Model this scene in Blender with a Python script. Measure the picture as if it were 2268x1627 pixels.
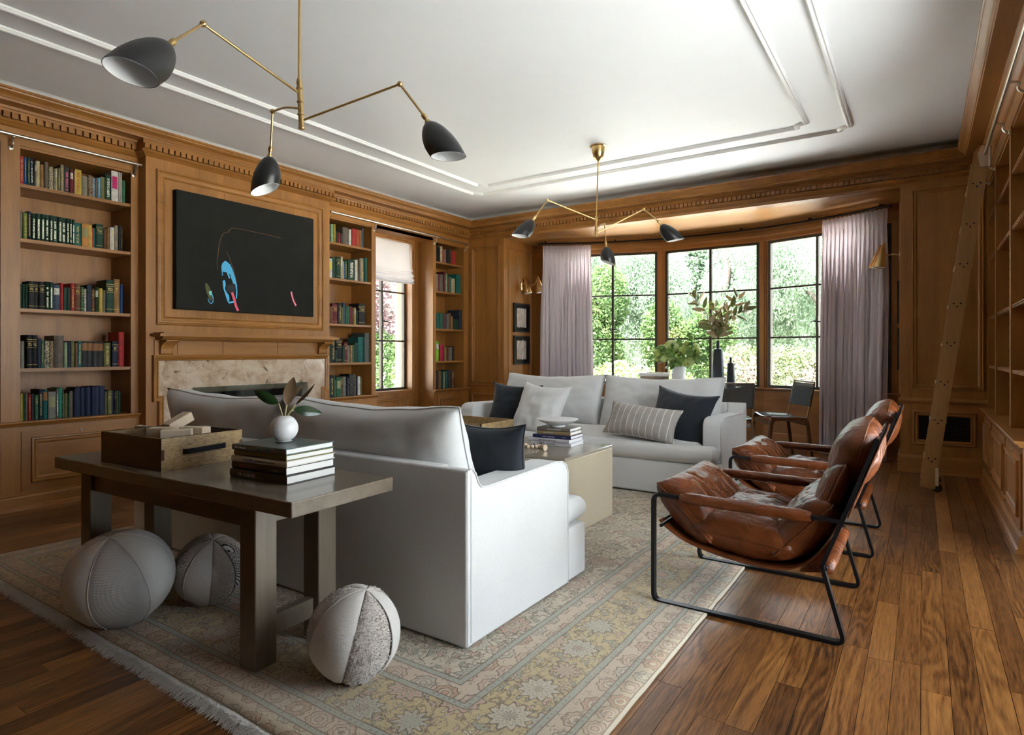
import bpy, bmesh, math, random
from mathutils import Vector, Matrix, noise
random.seed(7)
for o in list(bpy.data.objects): bpy.data.objects.remove(o)
S = bpy.context.scene
COL = S.collection
PI = math.pi

# ------------------------------------------------ camera, world, lights, exposure
cam = bpy.data.cameras.new('camera'); cam_o = bpy.data.objects.new('camera', cam); COL.objects.link(cam_o)
cam.sensor_fit = 'HORIZONTAL'; cam.sensor_width = 36.0
cam.lens = 36.0 * 1355.0 / 2268.0
cam.shift_y = -(813.5 - 779.7) / 2268.0
cam.clip_start = 0.05
cam_o.location = (0, 0, 1.08); cam_o.rotation_euler = (PI / 2, 0, math.radians(33.87))
S.camera = cam_o

SKY = 3.6
w = bpy.data.worlds.new('overcast_sky'); S.world = w; w.use_nodes = True
bg = w.node_tree.nodes['Background']
bg.inputs[0].default_value = (0.82, 0.90, 1.0, 1); bg.inputs[1].default_value = SKY
sun = bpy.data.lights.new('sun', 'SUN'); sun.energy = 25.0; sun.angle = math.radians(3); sun.color = (1, .985, .965)
sun_o = bpy.data.objects.new('sun', sun); COL.objects.link(sun_o)
sun_o.rotation_euler = (math.radians(25), 0, math.radians(-5))
def portal(name, loc, rot, sx, sy):
    l = bpy.data.lights.new(name, 'AREA'); l.shape = 'RECTANGLE'; l.size = sx; l.size_y = sy
    o = bpy.data.objects.new(name, l); COL.objects.link(o); o.location = loc; o.rotation_euler = rot
    l.cycles.is_portal = True
    return o
portal('bay_daylight_portal', (-2.33, 7.95, 1.52), (PI / 2, 0, PI), 5.0, 1.75)      # faces -Y
portal('side_window_portal', (-5.78, 5.387, 1.53), (PI / 2, 0, -PI / 2), .78, 1.95)
portal('right_windows_portal', (.98, 2.80, 1.22), (PI / 2, 0, PI / 2), 2.6, 2.4)
S.view_settings.view_transform = 'Standard'; S.view_settings.look = 'None'
S.view_settings.exposure = 1.95; S.view_settings.gamma = 1.0; S.view_settings.use_curve_mapping = False
S.cycles.use_denoising = True
S.cycles.max_bounces = 10; S.cycles.diffuse_bounces = 6; S.cycles.glossy_bounces = 4; S.cycles.transmission_bounces = 6
S.cycles.transparent_max_bounces = 16; S.cycles.sample_clamp_indirect = 8.0; S.cycles.caustics_reflective = False; S.cycles.caustics_refractive = False

# ------------------------------------------------ object helpers
def tag(o, label=None, cat=None, group=None, kind=None):
    if label: o['label'] = label
    if cat: o['category'] = cat
    if group: o['group'] = group
    if kind: o['kind'] = kind
    return o
def empty(name, loc=(0, 0, 0), rz=0.0, parent=None):
    o = bpy.data.objects.new(name, None); COL.objects.link(o); o.location = loc; o.rotation_euler = (0, 0, rz); o.empty_display_size = .1
    if parent: o.parent = parent
    return o
def thing(name, label, cat, loc=(0, 0, 0), rz=0.0, group=None):
    return tag(empty(name, loc, rz), label, cat, group)
def struct(name, loc=(0, 0, 0)):
    return tag(empty(name, loc), None, None, None, 'structure')
class MB:
    """collects vertices and faces; build() links them as one mesh object"""
    def __init__(s): s.v = []; s.f = []; s.m = []
    def add(s, vs, fs, mi=0):
        b = len(s.v); s.v += [tuple(p) for p in vs]; s.f += [[i + b for i in f] for f in fs]; s.m += [mi] * len(fs); return s
    def box(s, x0, x1, y0, y1, z0, z1, mi=0, M=None):
        vs = [Vector(p) for p in ((x0,y0,z0),(x1,y0,z0),(x1,y1,z0),(x0,y1,z0),(x0,y0,z1),(x1,y0,z1),(x1,y1,z1),(x0,y1,z1))]
        if M: vs = [M @ p for p in vs]
        return s.add(vs, [(0,3,2,1),(4,5,6,7),(0,1,5,4),(1,2,6,5),(2,3,7,6),(3,0,4,7)], mi)
    def rbox(s, x0, x1, y0, y1, z0, z1, r=.01, seg=2, mi=0, M=None):
        bm = bmesh.new(); bmesh.ops.create_cube(bm, size=1)
        for v in bm.verts: v.co = Vector(((x0+x1)/2+v.co.x*(x1-x0), (y0+y1)/2+v.co.y*(y1-y0), (z0+z1)/2+v.co.z*(z1-z0)))
        bmesh.ops.bevel(bm, geom=bm.edges[:], offset=r, segments=seg, affect='EDGES', profile=.5)
        return s.bm(bm, mi, M)
    def bm(s, bm, mi=0, M=None):
        bm.verts.ensure_lookup_table()
        for i, v in enumerate(bm.verts): v.index = i
        s.add([(M @ v.co) if M else v.co for v in bm.verts], [[v.index for v in f.verts] for f in bm.faces], mi); bm.free(); return s
    def prism(s, pts, fn, a, b, mi=0):
        """pts: 2D outline; fn(p, t) -> xyz; extruded from t=a to t=b"""
        n = len(pts); vs = [fn(p, a) for p in pts] + [fn(p, b) for p in pts]
        fs = [tuple(range(n))[::-1], tuple(range(n, 2*n))] + [(i, (i+1) % n, n+(i+1) % n, n+i) for i in range(n)]
        return s.add(vs, fs, mi)
    def tube(s, pts, r, n=10, mi=0, closed=False, cap=True):
        pts = [Vector(p) for p in pts]; N = len(pts); rs = r if isinstance(r, (list, tuple)) else [r]*N
        up = None; rings = []
        for i, p in enumerate(pts):
            a = pts[(i-1) % N] if (closed or i > 0) else p; b = pts[(i+1) % N] if (closed or i < N-1) else p
            t = (b - a).normalized()
            if up is None:
                up = Vector((0,0,1)) if abs(t.z) < .9 else Vector((1,0,0))
            e1 = (up - t * up.dot(t)); e1 = e1.normalized() if e1.length > 1e-6 else t.orthogonal().normalized()
            up = e1; e2 = t.cross(e1)
            rings.append([p + (e1*math.cos(2*PI*k/n) + e2*math.sin(2*PI*k/n)) * rs[i] for k in range(n)])
        vs = [q for g in rings for q in g]; fs = []
        for i in range(N if closed else N-1):
            j = (i+1) % N
            for k in range(n): fs.append((i*n+k, i*n+(k+1) % n, j*n+(k+1) % n, j*n+k))
        if cap and not closed: fs += [tuple(range(n))[::-1], tuple(range((N-1)*n, N*n))]
        return s.add(vs, fs, mi)
    def strip(s, pts, w, t, side, mi=0, closed=False):
        """flat bar following pts (list of Vector): half-size w along 'side', t across"""
        pts = [Vector(p) for p in pts]; N = len(pts); side = Vector(side); rings = []
        for i, p in enumerate(pts):
            a = pts[(i-1) % N] if (closed or i > 0) else p; b = pts[(i+1) % N] if (closed or i < N-1) else p
            d = (b-a).normalized(); nrm = d.cross(side).normalized()
            rings.append([p+side*w+nrm*t, p-side*w+nrm*t, p-side*w-nrm*t, p+side*w-nrm*t])
        vs = [q for g in rings for q in g]; fs = []
        for i in range(N if closed else N-1):
            j = (i+1) % N
            for k in range(4): fs.append((i*4+k, i*4+(k+1) % 4, j*4+(k+1) % 4, j*4+k))
        if not closed: fs += [(3,2,1,0), tuple(range((N-1)*4, N*4))]
        return s.add(vs, fs, mi)
    def lathe(s, prof, n=24, M=None, mi=0, close=False):
        """prof: [(r, z)] bottom to top"""
        vs = []; fs = []; P = len(prof)
        for r, z in prof:
            for k in range(n):
                v = Vector((r*math.cos(2*PI*k/n), r*math.sin(2*PI*k/n), z)); vs.append(M @ v if M else v)
        for i in range(P if close else P-1):
            j = (i+1) % P
            for k in range(n): fs.append((i*n+k, i*n+(k+1) % n, j*n+(k+1) % n, j*n+k))
        if not close:
            if prof[0][0] > 1e-5: fs.append(tuple(range(n))[::-1])
            if prof[-1][0] > 1e-5: fs.append(tuple(range((P-1)*n, P*n)))
        return s.add(vs, fs, mi)
    def grid(s, fn, nu, nv, mi=0, cu=False):
        vs = [fn(i/nu, j/nv) for j in range(nv+1) for i in range(nu + (0 if cu else 1))]
        W = nu if cu else nu+1
        fs = [(j*W+i, j*W+(i+1) % W, (j+1)*W+(i+1) % W, (j+1)*W+i) for j in range(nv) for i in range(nu)]
        return s.add(vs, fs, mi)
    def sweep(s, path, prof, fn, closed=False, mi=0, capends=True):
        """path: 2D points; prof: [(offset to the left of travel, height)]; fn(x, y, h) -> xyz. Mitred."""
        N = len(path); P = [Vector((p[0], p[1])) for p in path]; rows = []
        for i in range(N):
            d1 = (P[i]-P[(i-1) % N]).normalized() if (closed or i > 0) else None
            d2 = (P[(i+1) % N]-P[i]).normalized() if (closed or i < N-1) else None
            d1 = d1 or d2; d2 = d2 or d1
            n1 = Vector((-d1.y, d1.x)); n2 = Vector((-d2.y, d2.x)); m = (n1+n2)
            m = m.normalized() if m.length > 1e-6 else n1
            k = 1/max(.3, m.dot(n1))
            rows.append([fn(P[i].x+m.x*o*k, P[i].y+m.y*o*k, h) for o, h in prof])
        q = len(prof); vs = [p for r in rows for p in r]; fs = []
        for i in range(N if closed else N-1):
            j = (i+1) % N
            for k in range(q-1): fs.append((i*q+k, j*q+k, j*q+k+1, i*q+k+1))
        if not closed and capends: fs += [tuple(range(q)), tuple(range((N-1)*q, N*q))[::-1]]
        return s.add(vs, fs, mi)
    def build(s, name, mats, parent=None, smooth=False, loc=None, local=False, angle=None):
        """vertices are world coordinates unless local; a part is stored relative to its top-level parent"""
        me = bpy.data.meshes.new(name); off = Vector((0,0,0)); inv = None
        if parent is not None and not local:
            M = Matrix.Identity(4); p = parent
            while p is not None: M = (Matrix.Translation(p.location) @ p.rotation_euler.to_matrix().to_4x4()) @ M; p = p.parent
            inv = M.inverted()
            me.from_pydata([inv @ Vector(q) for q in s.v], [], s.f)
        elif loc is not None and not local:
            me.from_pydata([Vector(q)-Vector(loc) for q in s.v], [], s.f)
        else: me.from_pydata(s.v, [], s.f)
        mats = mats if isinstance(mats, (list, tuple)) else [mats]
        for m in mats: me.materials.append(m)
        if len(mats) > 1: me.polygons.foreach_set('material_index', s.m)
        b = bmesh.new(); b.from_mesh(me); bmesh.ops.recalc_face_normals(b, faces=b.faces[:]); b.to_mesh(me); b.free()
        if smooth:
            me.polygons.foreach_set('use_smooth', [True]*len(me.polygons))
            if angle is not None: me.set_sharp_from_angle(angle=math.radians(angle))
        me.update()
        o = bpy.data.objects.new(name, me); COL.objects.link(o)
        if parent is not None: o.parent = parent
        if loc is not None: o.location = loc
        return o
def inst(src, name, loc, parent=None, scale=(1,1,1), rz=0.0):
    o = bpy.data.objects.new(name, src); COL.objects.link(o); o.location = loc; o.scale = scale; o.rotation_euler = (0,0,rz)
    if parent: o.parent = parent
    return o
def copy_tree(o, parent=None):
    c = o.copy(); COL.objects.link(c)
    if parent: c.parent = parent
    for ch in list(o.children): copy_tree(ch, c)
    return c
def catmull(pts, n=6):
    P = [Vector(p) for p in pts]; out = []
    for i in range(len(P)-1):
        a = P[max(i-1,0)]; b = P[i]; c = P[i+1]; d = P[min(i+2,len(P)-1)]
        for k in range(n):
            t = k/n; out.append(.5*((2*b)+(-a+c)*t+(2*a-5*b+4*c-d)*t*t+(-a+3*b-3*c+d)*t**3))
    return out+[P[-1]]
def rounded(pts, r, n=5, closed=True):
    """2D/3D polyline with its corners rounded"""
    P = [Vector(p) for p in pts]; N = len(P); out = []
    for i in range(N):
        if not closed and i in (0, N-1): out.append(P[i]); continue
        a = P[(i-1) % N]; b = P[i]; c = P[(i+1) % N]
        d1 = (a-b); d2 = (c-b); rr = min(r, d1.length*.45, d2.length*.45); p = b+d1.normalized()*rr; q = b+d2.normalized()*rr
        for k in range(n+1):
            t = k/n; out.append((1-t)**2*p+2*t*(1-t)*b+t*t*q)
    return out

# ------------------------------------------------ materials
def srgb(r, g, b):
    f = lambda c: (c/255/12.92) if c/255 <= .04045 else ((c/255+.055)/1.055)**2.4
    return (f(r), f(g), f(b), 1)
class NT:
    def __init__(s, name):
        s.mat = bpy.data.materials.new(name); s.mat.use_nodes = True; s.t = s.mat.node_tree; s.N = s.t.nodes; s.bsdf = s.N['Principled BSDF']; s.out = s.N['Material Output']
    def n(s, typ, **kw):
        o = s.N.new(typ)
        for k, v in kw.items(): setattr(o, k, v)
        return o
    def val(s, x, sock):
        if hasattr(x, 'is_output') or isinstance(x, bpy.types.NodeSocket): s.t.links.new(x, sock)
        elif x is not None:
            sock.default_value = x
    def math(s, op, a, b=None, c=None, clamp=False):
        o = s.n('ShaderNodeMath', operation=op, use_clamp=clamp); s.val(a, o.inputs[0])
        if b is not None: s.val(b, o.inputs[1])
        if c is not None: s.val(c, o.inputs[2])
        return o.outputs[0]
    def mix(s, f, a, b, mode='MIX'):
        o = s.n('ShaderNodeMix', data_type='RGBA', blend_type=mode); s.val(f, o.inputs[0]); s.val(a, o.inputs[6]); s.val(b, o.inputs[7]); return o.outputs[2]
    def ramp(s, f, stops, interp='LINEAR'):
        o = s.n('ShaderNodeValToRGB'); e = o.color_ramp; e.interpolation = interp
        while len(e.elements) < len(stops): e.elements.new(.5)
        for i, (p, c) in enumerate(stops): e.elements[i].position = p; e.elements[i].color = c if len(c) == 4 else (*c, 1)
        s.val(f, o.inputs[0]); return o.outputs[0]
    def pos(s, kind='world'):
        if kind == 'world': return s.n('ShaderNodeNewGeometry').outputs['Position']
        return s.n('ShaderNodeTexCoord').outputs[kind]
    def xyz(s, v):
        o = s.n('ShaderNodeSeparateXYZ'); s.val(v, o.inputs[0]); return o.outputs
    def vec(s, x, y, z):
        o = s.n('ShaderNodeCombineXYZ'); s.val(x, o.inputs[0]); s.val(y, o.inputs[1]); s.val(z, o.inputs[2]); return o.outputs[0]
    def vm(s, op, a, b=None):
        o = s.n('ShaderNodeVectorMath', operation=op); s.val(a, o.inputs[0])
        if b is not None: s.val(b, o.inputs[1])
        return o.outputs[0]
    def noise(s, v, scale=5, detail=4, rough=.5, dist=0.0):
        o = s.n('ShaderNodeTexNoise'); s.val(v, o.inputs['Vector']); o.inputs['Scale'].default_value = scale; o.inputs['Detail'].default_value = detail; o.inputs['Roughness'].default_value = rough; o.inputs['Distortion'].default_value = dist; return o
    def voro(s, v, scale=5, feature='F1', rnd=1.0):
        o = s.n('ShaderNodeTexVoronoi', feature=feature); s.val(v, o.inputs['Vector']); o.inputs['Scale'].default_value = scale; o.inputs['Randomness'].default_value = rnd; return o
    def bump(s, h, strength=.3, dist=.01):
        o = s.n('ShaderNodeBump'); s.val(h, o.inputs['Height']); o.inputs['Strength'].default_value = strength; o.inputs['Distance'].default_value = dist
        s.t.links.new(o.outputs[0], s.bsdf.inputs['Normal']); return o
    def set(s, color=None, rough=None, metal=None, spec=None, sheen=None, coat=None, normal=None):
        b = s.bsdf.inputs
        if color is not None: s.val(color, b['Base Color'])
        if rough is not None: s.val(rough, b['Roughness'])
        if metal is not None: s.val(metal, b['Metallic'])
        if spec is not None: s.val(spec, b['Specular IOR Level'])
        if sheen is not None: s.val(sheen, b['Sheen Weight'])
        if coat is not None: s.val(coat, b['Coat Weight'])
        return s.mat
def plain(name, c, rough=.5, metal=0.0, nscale=30, amt=.12, spec=None, bump=.0, coord='world'):
    t = NT(name); n = t.noise(t.pos(coord), nscale, 4).outputs['Fac']
    col = t.mix(n, tuple(x*(1-amt) for x in c[:3])+(1,), tuple(min(1, x*(1+amt)) for x in c[:3])+(1,))
    if bump: t.bump(n, bump, .004)
    return t.set(col, rough, metal, spec)
def wood(name, dark, light, axis, scale=1.0, rough=.42, coord='world', rnd=0.0, contrast=1.0, bump=.05, coat=0.0):
    t = NT(name); p = t.pos(coord)
    if rnd:
        r = t.n('ShaderNodeObjectInfo').outputs['Random']; p = t.vm('ADD', p, t.vec(t.math('MULTIPLY', r, 37.0), t.math('MULTIPLY', r, 61.0), t.math('MULTIPLY', r, 23.0)))
    sc = [14*scale]*3; sc['XYZ'.index(axis)] = .9*scale
    q = t.vm('MULTIPLY', p, tuple(sc))
    big = t.noise(q, .55, 3, .5, .6).outputs['Fac']; fine = t.noise(t.vm('MULTIPLY', q, (4, 4, 4)), 2.2, 5, .6).outputs['Fac']
    blot = t.noise(p, 2.2, 3).outputs['Fac']
    f = t.math('ADD', t.math('MULTIPLY', big, .55), t.math('ADD', t.math('MULTIPLY', fine, .3), t.math('MULTIPLY', blot, .25)))
    f = t.math('ADD', t.math('MULTIPLY', t.math('SUBTRACT', f, .55), contrast*2.2), .5, clamp=True)
    col = t.ramp(f, [(0.05, dark), (.95, light)])
    if rnd: col = t.mix(t.math('MULTIPLY', r, rnd), col, tuple(x*.55 for x in dark[:3])+(1,))
    if bump: t.bump(fine, bump, .003)
    t.set(col, rough); t.bsdf.inputs['Coat Weight'].default_value = coat; t.bsdf.inputs['Coat Roughness'].default_value = .15
    return t.mat
HD = (.20, .079, .0145, 1); HL = (.42, .182, .042, 1)
WV = wood('oak_panel_vertical', HD, HL, 'Z'); WY = wood('oak_panel_along_y', HD, HL, 'Y'); WX = wood('oak_panel_along_x', HD, HL, 'X')
WSOF = wood('oak_soffit_glow', (.42, .19, .045, 1), (.62, .315, .10, 1), 'X', rough=.3, coat=.7)  # oak lightened so the window glow on the soffit sits in its colour
CEIL = plain('painted_plaster', (.80, .81, .825), .6, nscale=8, amt=.02)
TRIMW = plain('painted_plaster_trim', (.83, .83, .82), .5, nscale=8, amt=.02)
BRASS = plain('aged_brass', (.62, .43, .19), .28, 1.0, 20, .12)
NICKEL = plain('brushed_nickel', (.66, .62, .55), .3, 1.0, 20, .1)
BLACKM = plain('black_metal', (.012, .012, .014), .38, .6, 40, .2)
STEELW = plain('dark_bronze_window_steel', (.055, .042, .032), .45, .5, 40, .2)
SHADEB = plain('black_enamel', (.008, .008, .009), .38, 0, 40, .2)
SHADEW = plain('white_enamel', (.86, .87, .88), .35, 0, 10, .02)
def fabric(name, c, amt=.08, scale=900, rough=.9, bump=.25, sheen=.2, big=.05):
    t = NT(name); p = t.pos('Object'); q = t.xyz(p)
    a = t.noise(t.vm('MULTIPLY', p, (1, 1, .25)), scale*.5, 2).outputs['Fac']; b = t.noise(t.vm('MULTIPLY', p, (.25, .25, 1)), scale*.5, 2).outputs['Fac']
    n = t.math('MULTIPLY', t.math('ADD', a, b), .5); g = t.noise(p, 6, 3).outputs['Fac']
    k = t.math('ADD', t.math('MULTIPLY', t.math('SUBTRACT', n, .5), amt*4), t.math('ADD', t.math('MULTIPLY', t.math('SUBTRACT', g, .5), big*2), 1.0))
    col = t.vm('SCALE', c[:3]); col.node.inputs[3].default_value = 1.0; t.val(k, col.node.inputs[3])
    t.bump(n, bump, .002)
    return t.set(col, rough, sheen=sheen, spec=.2)
LINEN = fabric('white_linen', (.575, .575, .57)); LINENB = fabric('white_pillow_linen', (.64, .64, .635))
NAVY = fabric('charcoal_navy_weave', (.018, .021, .028), .25, 500, bump=.5); GREIGE = fabric('greige_linen', (.40, .37, .34))
def leather():
    t = NT('cognac_leather'); p = t.pos('Object')
    n = t.noise(p, 9, 5, .6).outputs['Fac']; f = t.noise(p, 380, 2).outputs['Fac']; w = t.noise(t.vm('MULTIPLY', p, (1, 2.2, 1)), 11, 3, .5, 1.0).outputs['Fac']
    col = t.ramp(n, [(.25, (.052, .0135, .0036, 1)), (.75, (.185, .050, .013, 1))])
    t.bump(t.math('ADD', t.math('MULTIPLY', w, .9), t.math('MULTIPLY', f, .04)), .45, .03)
    return t.set(col, t.math('ADD', t.math('MULTIPLY', n, .14), .26), spec=.36)
LEATH = leather()
def glass():
    t = NT('window_glass'); gl = t.n('ShaderNodeBsdfGlossy'); gl.inputs['Roughness'].default_value = .02; tr = t.n('ShaderNodeBsdfTransparent'); tr.inputs[0].default_value = (.97, .985, .975, 1)
    fr = t.n('ShaderNodeFresnel'); fr.inputs[0].default_value = 1.25; mx = t.n('ShaderNodeMixShader')
    t.t.links.new(fr.outputs[0], mx.inputs[0]); t.t.links.new(tr.outputs[0], mx.inputs[1]); t.t.links.new(gl.outputs[0], mx.inputs[2]); t.t.links.new(mx.outputs[0], t.out.inputs[0]); return t.mat
GLASS = glass()
# ================================================ THE ROOM
XL, XR, YB, YF, ZC, ZT = -5.15, .46, 6.616, -1.6, 2.815, 2.905
L = lambda u, o, z: (XL+o, u, z)             # left wall: u along +Y, o out into the room
R = lambda u, o, z: (XR-o, u, z)
B = lambda u, o, z: (u, YB-o, z)
def lbox(mb, F, u0, u1, o0, o1, z0, z1, mi=0):
    a = F(u0, o0, z0); b = F(u1, o1, z1)
    return mb.box(min(a[0], b[0]), max(a[0], b[0]), min(a[1], b[1]), max(a[1], b[1]), z0, z1, mi)
def rectframe(mb, F, u0, u1, z0, z1, prof, o=0.0, mi=0):
    """moulding swept round a rectangle; prof [(inward, height above o)]"""
    return mb.sweep([(u0, z0), (u1, z0), (u1, z1), (u0, z1)], prof, lambda x, y, h: F(x, o+h, y), closed=True, mi=mi)
PM = [(0,0),(.004,.014),(.012,.016),(.018,.006),(.026,.010),(.034,.009),(.044,.002),(.046,-.006)]    # panel moulding
PM2 = [(0,0),(.003,.008),(.008,.010),(.014,.003),(.022,.006),(.026,0),(.028,-.003)]
def panel(parent, F, u0, u1, z0, z1, mat, prof=PM, o=0.0):
    mb = MB(); rectframe(mb, F, u0, u1, z0, z1, prof, o); mb.build('panel_moulding', mat, parent, True, angle=25)

# ---- floor: subfloor and individual oak planks
floor = struct('floor')
MB().box(-5.6, .9, YF-.1, 8.2, -.08, -.012).build('subfloor', plain('dark_joint', (.02, .011, .006), .8), floor)
def plank_mat():
    t = NT('oak_plank'); oi = t.n('ShaderNodeObjectInfo').outputs; r = oi['Random']
    p = t.vm('ADD', t.pos('world'), t.vec(t.math('MULTIPLY', r, 41.0), t.math('MULTIPLY', r, 97.0), 0.0))
    q = t.vm('MULTIPLY', p, (9, 1.1, 1)); a = t.noise(q, .9, 2, .5, .3).outputs['Fac']
    rings = t.math('SINE', t.math('ADD', t.math('MULTIPLY', a, 75.0), t.math('MULTIPLY', t.xyz(p)[0], 160.0)))
    pores = t.noise(t.vm('MULTIPLY', p, (260, 14, 1)), 1.0, 3, .6).outputs['Fac']
    streak = t.noise(t.vm('MULTIPLY', p, (95, 3.2, 1)), 1.0, 4, .65, .3).outputs['Fac']
    f = t.math('ADD', t.math('MULTIPLY', rings, t.math('ADD', .05, t.math('MULTIPLY', t.math('GREATER_THAN', t.math('FRACT', t.math('MULTIPLY', r, 7.3)), .6), .09))), t.math('ADD', t.math('MULTIPLY', t.math('SUBTRACT', streak, .5), 1.1), t.math('ADD', t.math('MULTIPLY', t.math('SUBTRACT', pores, .5), 1.1), .52)))
    f = t.math('ADD', f, t.math('MULTIPLY', t.math('SUBTRACT', r, .5), .5), clamp=True)
    col = t.ramp(f, [(.0, (.026, .009, .003, 1)), (.40, (.125, .047, .0125, 1)), (1, (.33, .142, .038, 1))])
    wear = t.noise(t.pos('world'), 1.8, 4).outputs['Fac']
    t.bump(pores, .06, .002)
    return t.set(col, t.math('ADD', t.math('MULTIPLY', wear, .16), .24), spec=.45)
PLANK = plank_mat()
pm = bpy.data.meshes.new('plank'); b_ = bmesh.new(); bmesh.ops.create_cube(b_, size=1)
b_.to_mesh(pm); b_.free(); pm.materials.append(PLANK)
RUG = (-4.07, -.735, 1.045, 5.40)
pw = .079; xx = -5.14; rp = random.Random(3)
while xx < .45:
    yy = YF+.02 if xx > -3.6 else .9
    yy += rp.uniform(-.5, .2)
    while yy < 7.75:
        ln = rp.choice([.55, .8, 1.0, 1.25, 1.5])*rp.uniform(.9, 1.1)
        y0, y1 = max(yy, .25), min(yy+ln, 7.75); yy += ln
        hid = xx > RUG[0]+.12 and xx+pw < RUG[1]-.06 and y0 > RUG[2]+.1 and y1 < RUG[3]-.05
        hid = hid or y1 < .3 or (xx < -3.2 and y1 < .75) or (xx < -1.9 and y0 > 5.5) or (xx < -3.9 and y0 > 3.0)
        if xx > -.9 and y1 < 1.35: hid = True
        if not hid:
            inst(pm, 'plank', (xx+pw/2, (y0+y1)/2, -.007+rp.uniform(-.0004, .0004)), floor, (pw-.0016, y1-y0-.0018, .014))
    xx += pw
# the stretches nobody sees (under the rug, behind the camera) are one sheet of the same oak
MB().box(-5.14, .45, YF, 7.75, -.0125, -.0085).build('plank_underlay', PLANK, floor)

# ---- ceiling and its two plaster mouldings
ceil = struct('ceiling')
MB().box(-5.72, .97, YF-.15, 6.9, ZT, ZT+.1).build('plaster_slab', CEIL, ceil)
def notched(x0, x1, y0, y1, c=.085):
    out = []
    for cx, cy, sx, sy in ((x0,y0,1,1),(x1,y0,-1,1),(x1,y1,-1,-1),(x0,y1,1,-1)):
        a0 = (cx+sx*c*1.15, cy); a1 = (cx, cy+sy*c*1.15)
        seq = [a0]+[(cx+sx*c*(math.cos(t))*.95, cy+sy*c*(math.sin(t))*.95) for t in [PI*k/16 for k in range(0, 9)]]+[a1]
        if sx*sy > 0: seq = seq[::-1]
        out += seq
    return out
CP = [(-.024,0),(-.022,-.010),(-.014,-.017),(-.009,-.009),(-.003,-.009),(.002,-.020),(.010,-.022),(.016,-.013),(.022,-.009),(.024,0)]
for i, (x0, x1, y0, y1) in enumerate([(-4.289, -.485, .42, 5.67), (-4.027, -.768, 1.07, 5.407)]):
    # the inner moulding's near corner is in view at the far left of the ceiling
    if i == 0: y0 = .16
    else: y0 = .963
    t = struct('trim_%d' % (i+1)); MB().sweep(notched(x0, x1, y0, y1), CP, lambda x, y, h: (x, y, ZT+h*1.05), closed=True).build('ceiling_moulding', TRIMW, t, True, angle=35)

MB().sweep([(XL, YF), (XR, YF), (XR, YB), (XL, YB)], [(.0,2.81),(.0,2.872),(.006,2.888),(.018,2.900),(.034,2.906)], lambda x, y, h: (x, y, h), closed=True).build('plaster_cove', CEIL, ceil, True)
# ---- crown cornice, dentil course
t3 = struct('trim_3')
RP = [(XL, YF), (XR, YF), (XR, YB), (XL, YB)]
crown = [(.0,2.815),(.215,2.815),(.215,2.800),(.208,2.796),(.206,2.788),(.196,2.778),(.180,2.770),(.170,2.760),(.166,2.752),(.160,2.750),(.158,2.736),(.062,2.733),(.060,2.716),(.052,2.712),(.046,2.700),(.034,2.698)]
MB().sweep(RP, crown, lambda x, y, h: (x, y, h), closed=True).build('crown_moulding', WY, t3, True, angle=22)
XB = -5.03; BY0, BY1 = 2.37, 4.15
DP = [(XL, YF), (XR, YF), (XR, YB), (XL, YB), (XL, BY1), (XB, BY1), (XB, BY0), (XL, BY0)]
t4 = struct('trim_4')
MB().sweep(DP, [(.0,2.735),(.034,2.735),(.034,2.658),(.044,2.655),(.047,2.646),(.040,2.638),(.028,2.632),(.018,2.622),(.010,2.617),(.0,2.612)], lambda x, y, h: (x, y, h), closed=True).build('dentil_backing', WY, t4, True, angle=22)
dm = MB().box(-.017, .017, -.012, .012, -.019, .019).build('dentil', WV, None, local=True); dme = dm.data; bpy.data.objects.remove(dm)
def dentils(a, bb, fn, rz):
    n = int((bb-a)/.0465)
    for k in range(n): inst(dme, 'dentil', fn(a+(k+.5)*(bb-a)/n), t4, rz=rz)
dentils(1.35, BY0-.03, lambda u: (XL+.046, u, 2.677), PI/2); dentils(BY0-.04, BY1+.04, lambda u: (XB+.046, u, 2.677), PI/2); dentils(BY1+.05, YB-.05, lambda u: (XL+.046, u, 2.677), PI/2)
dentils(XL+.05, XR-.05, lambda u: (u, YB-.046, 2.677), 0)

# ---- wall_left: outer wall, friezes, chimney breast, window niche
wl = struct('wall_left')
m = MB()
for y0, y1, z0, z1 in ((YF, 5.0, 0, ZT), (5.77, 6.75, 0, ZT), (5.0, 5.77, 0, .60), (5.0, 5.77, 2.46, ZT)): m.box(-5.70, -5.52, y0, y1, z0, z1)
m.build('outer_wall', WV, wl)
m = MB(); lbox(m, L, YF, BY0, -.03, 0, 2.50, 2.735); lbox(m, L, BY1, YB, -.03, 0, 2.50, 2.735); m.build('frieze', WY, wl)
m = MB(); lbox(m, L, YF, .75, -.37, 0, 0, 2.5); m.build('plain_panelling', WV, wl)
# chimney breast
m = MB(); lbox(m, L, BY0, BY1, -.37, .12, 1.05, 2.735); lbox(m, L, BY0, 2.72, -.37, .12, 0, 1.05); lbox(m, L, 3.82, BY1, -.37, .12, 0, 1.05); lbox(m, L, 2.72, 3.82, -.37, .12, .74, 1.05)
m.build('chimney_breast', WV, wl)
FB = lambda u, o, z: (XB+o, u, z)
big = [(0,0),(.004,.020),(.014,.024),(.022,.012),(.030,.014),(.040,.008),(.052,.006),(.058,.010),(.064,.004),(.070,-.004)]
m = MB(); rectframe(m, FB, 2.445, 4.065, 1.298, 2.530, big); m.build('overmantel_moulding', WY, wl, True, angle=25)
for u0, u1 in ((2.515, 2.90), (2.90, 3.02), (3.02, 3.32), (3.32, 3.72), (3.72, 3.995)):      # boards of the overmantel field
    m = MB(); lbox(m, FB, u0+.0006, u1-.0006, .0, .003+random.uniform(0, .0012), 1.368, 2.46); m.build('board', WV, wl)
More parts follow.
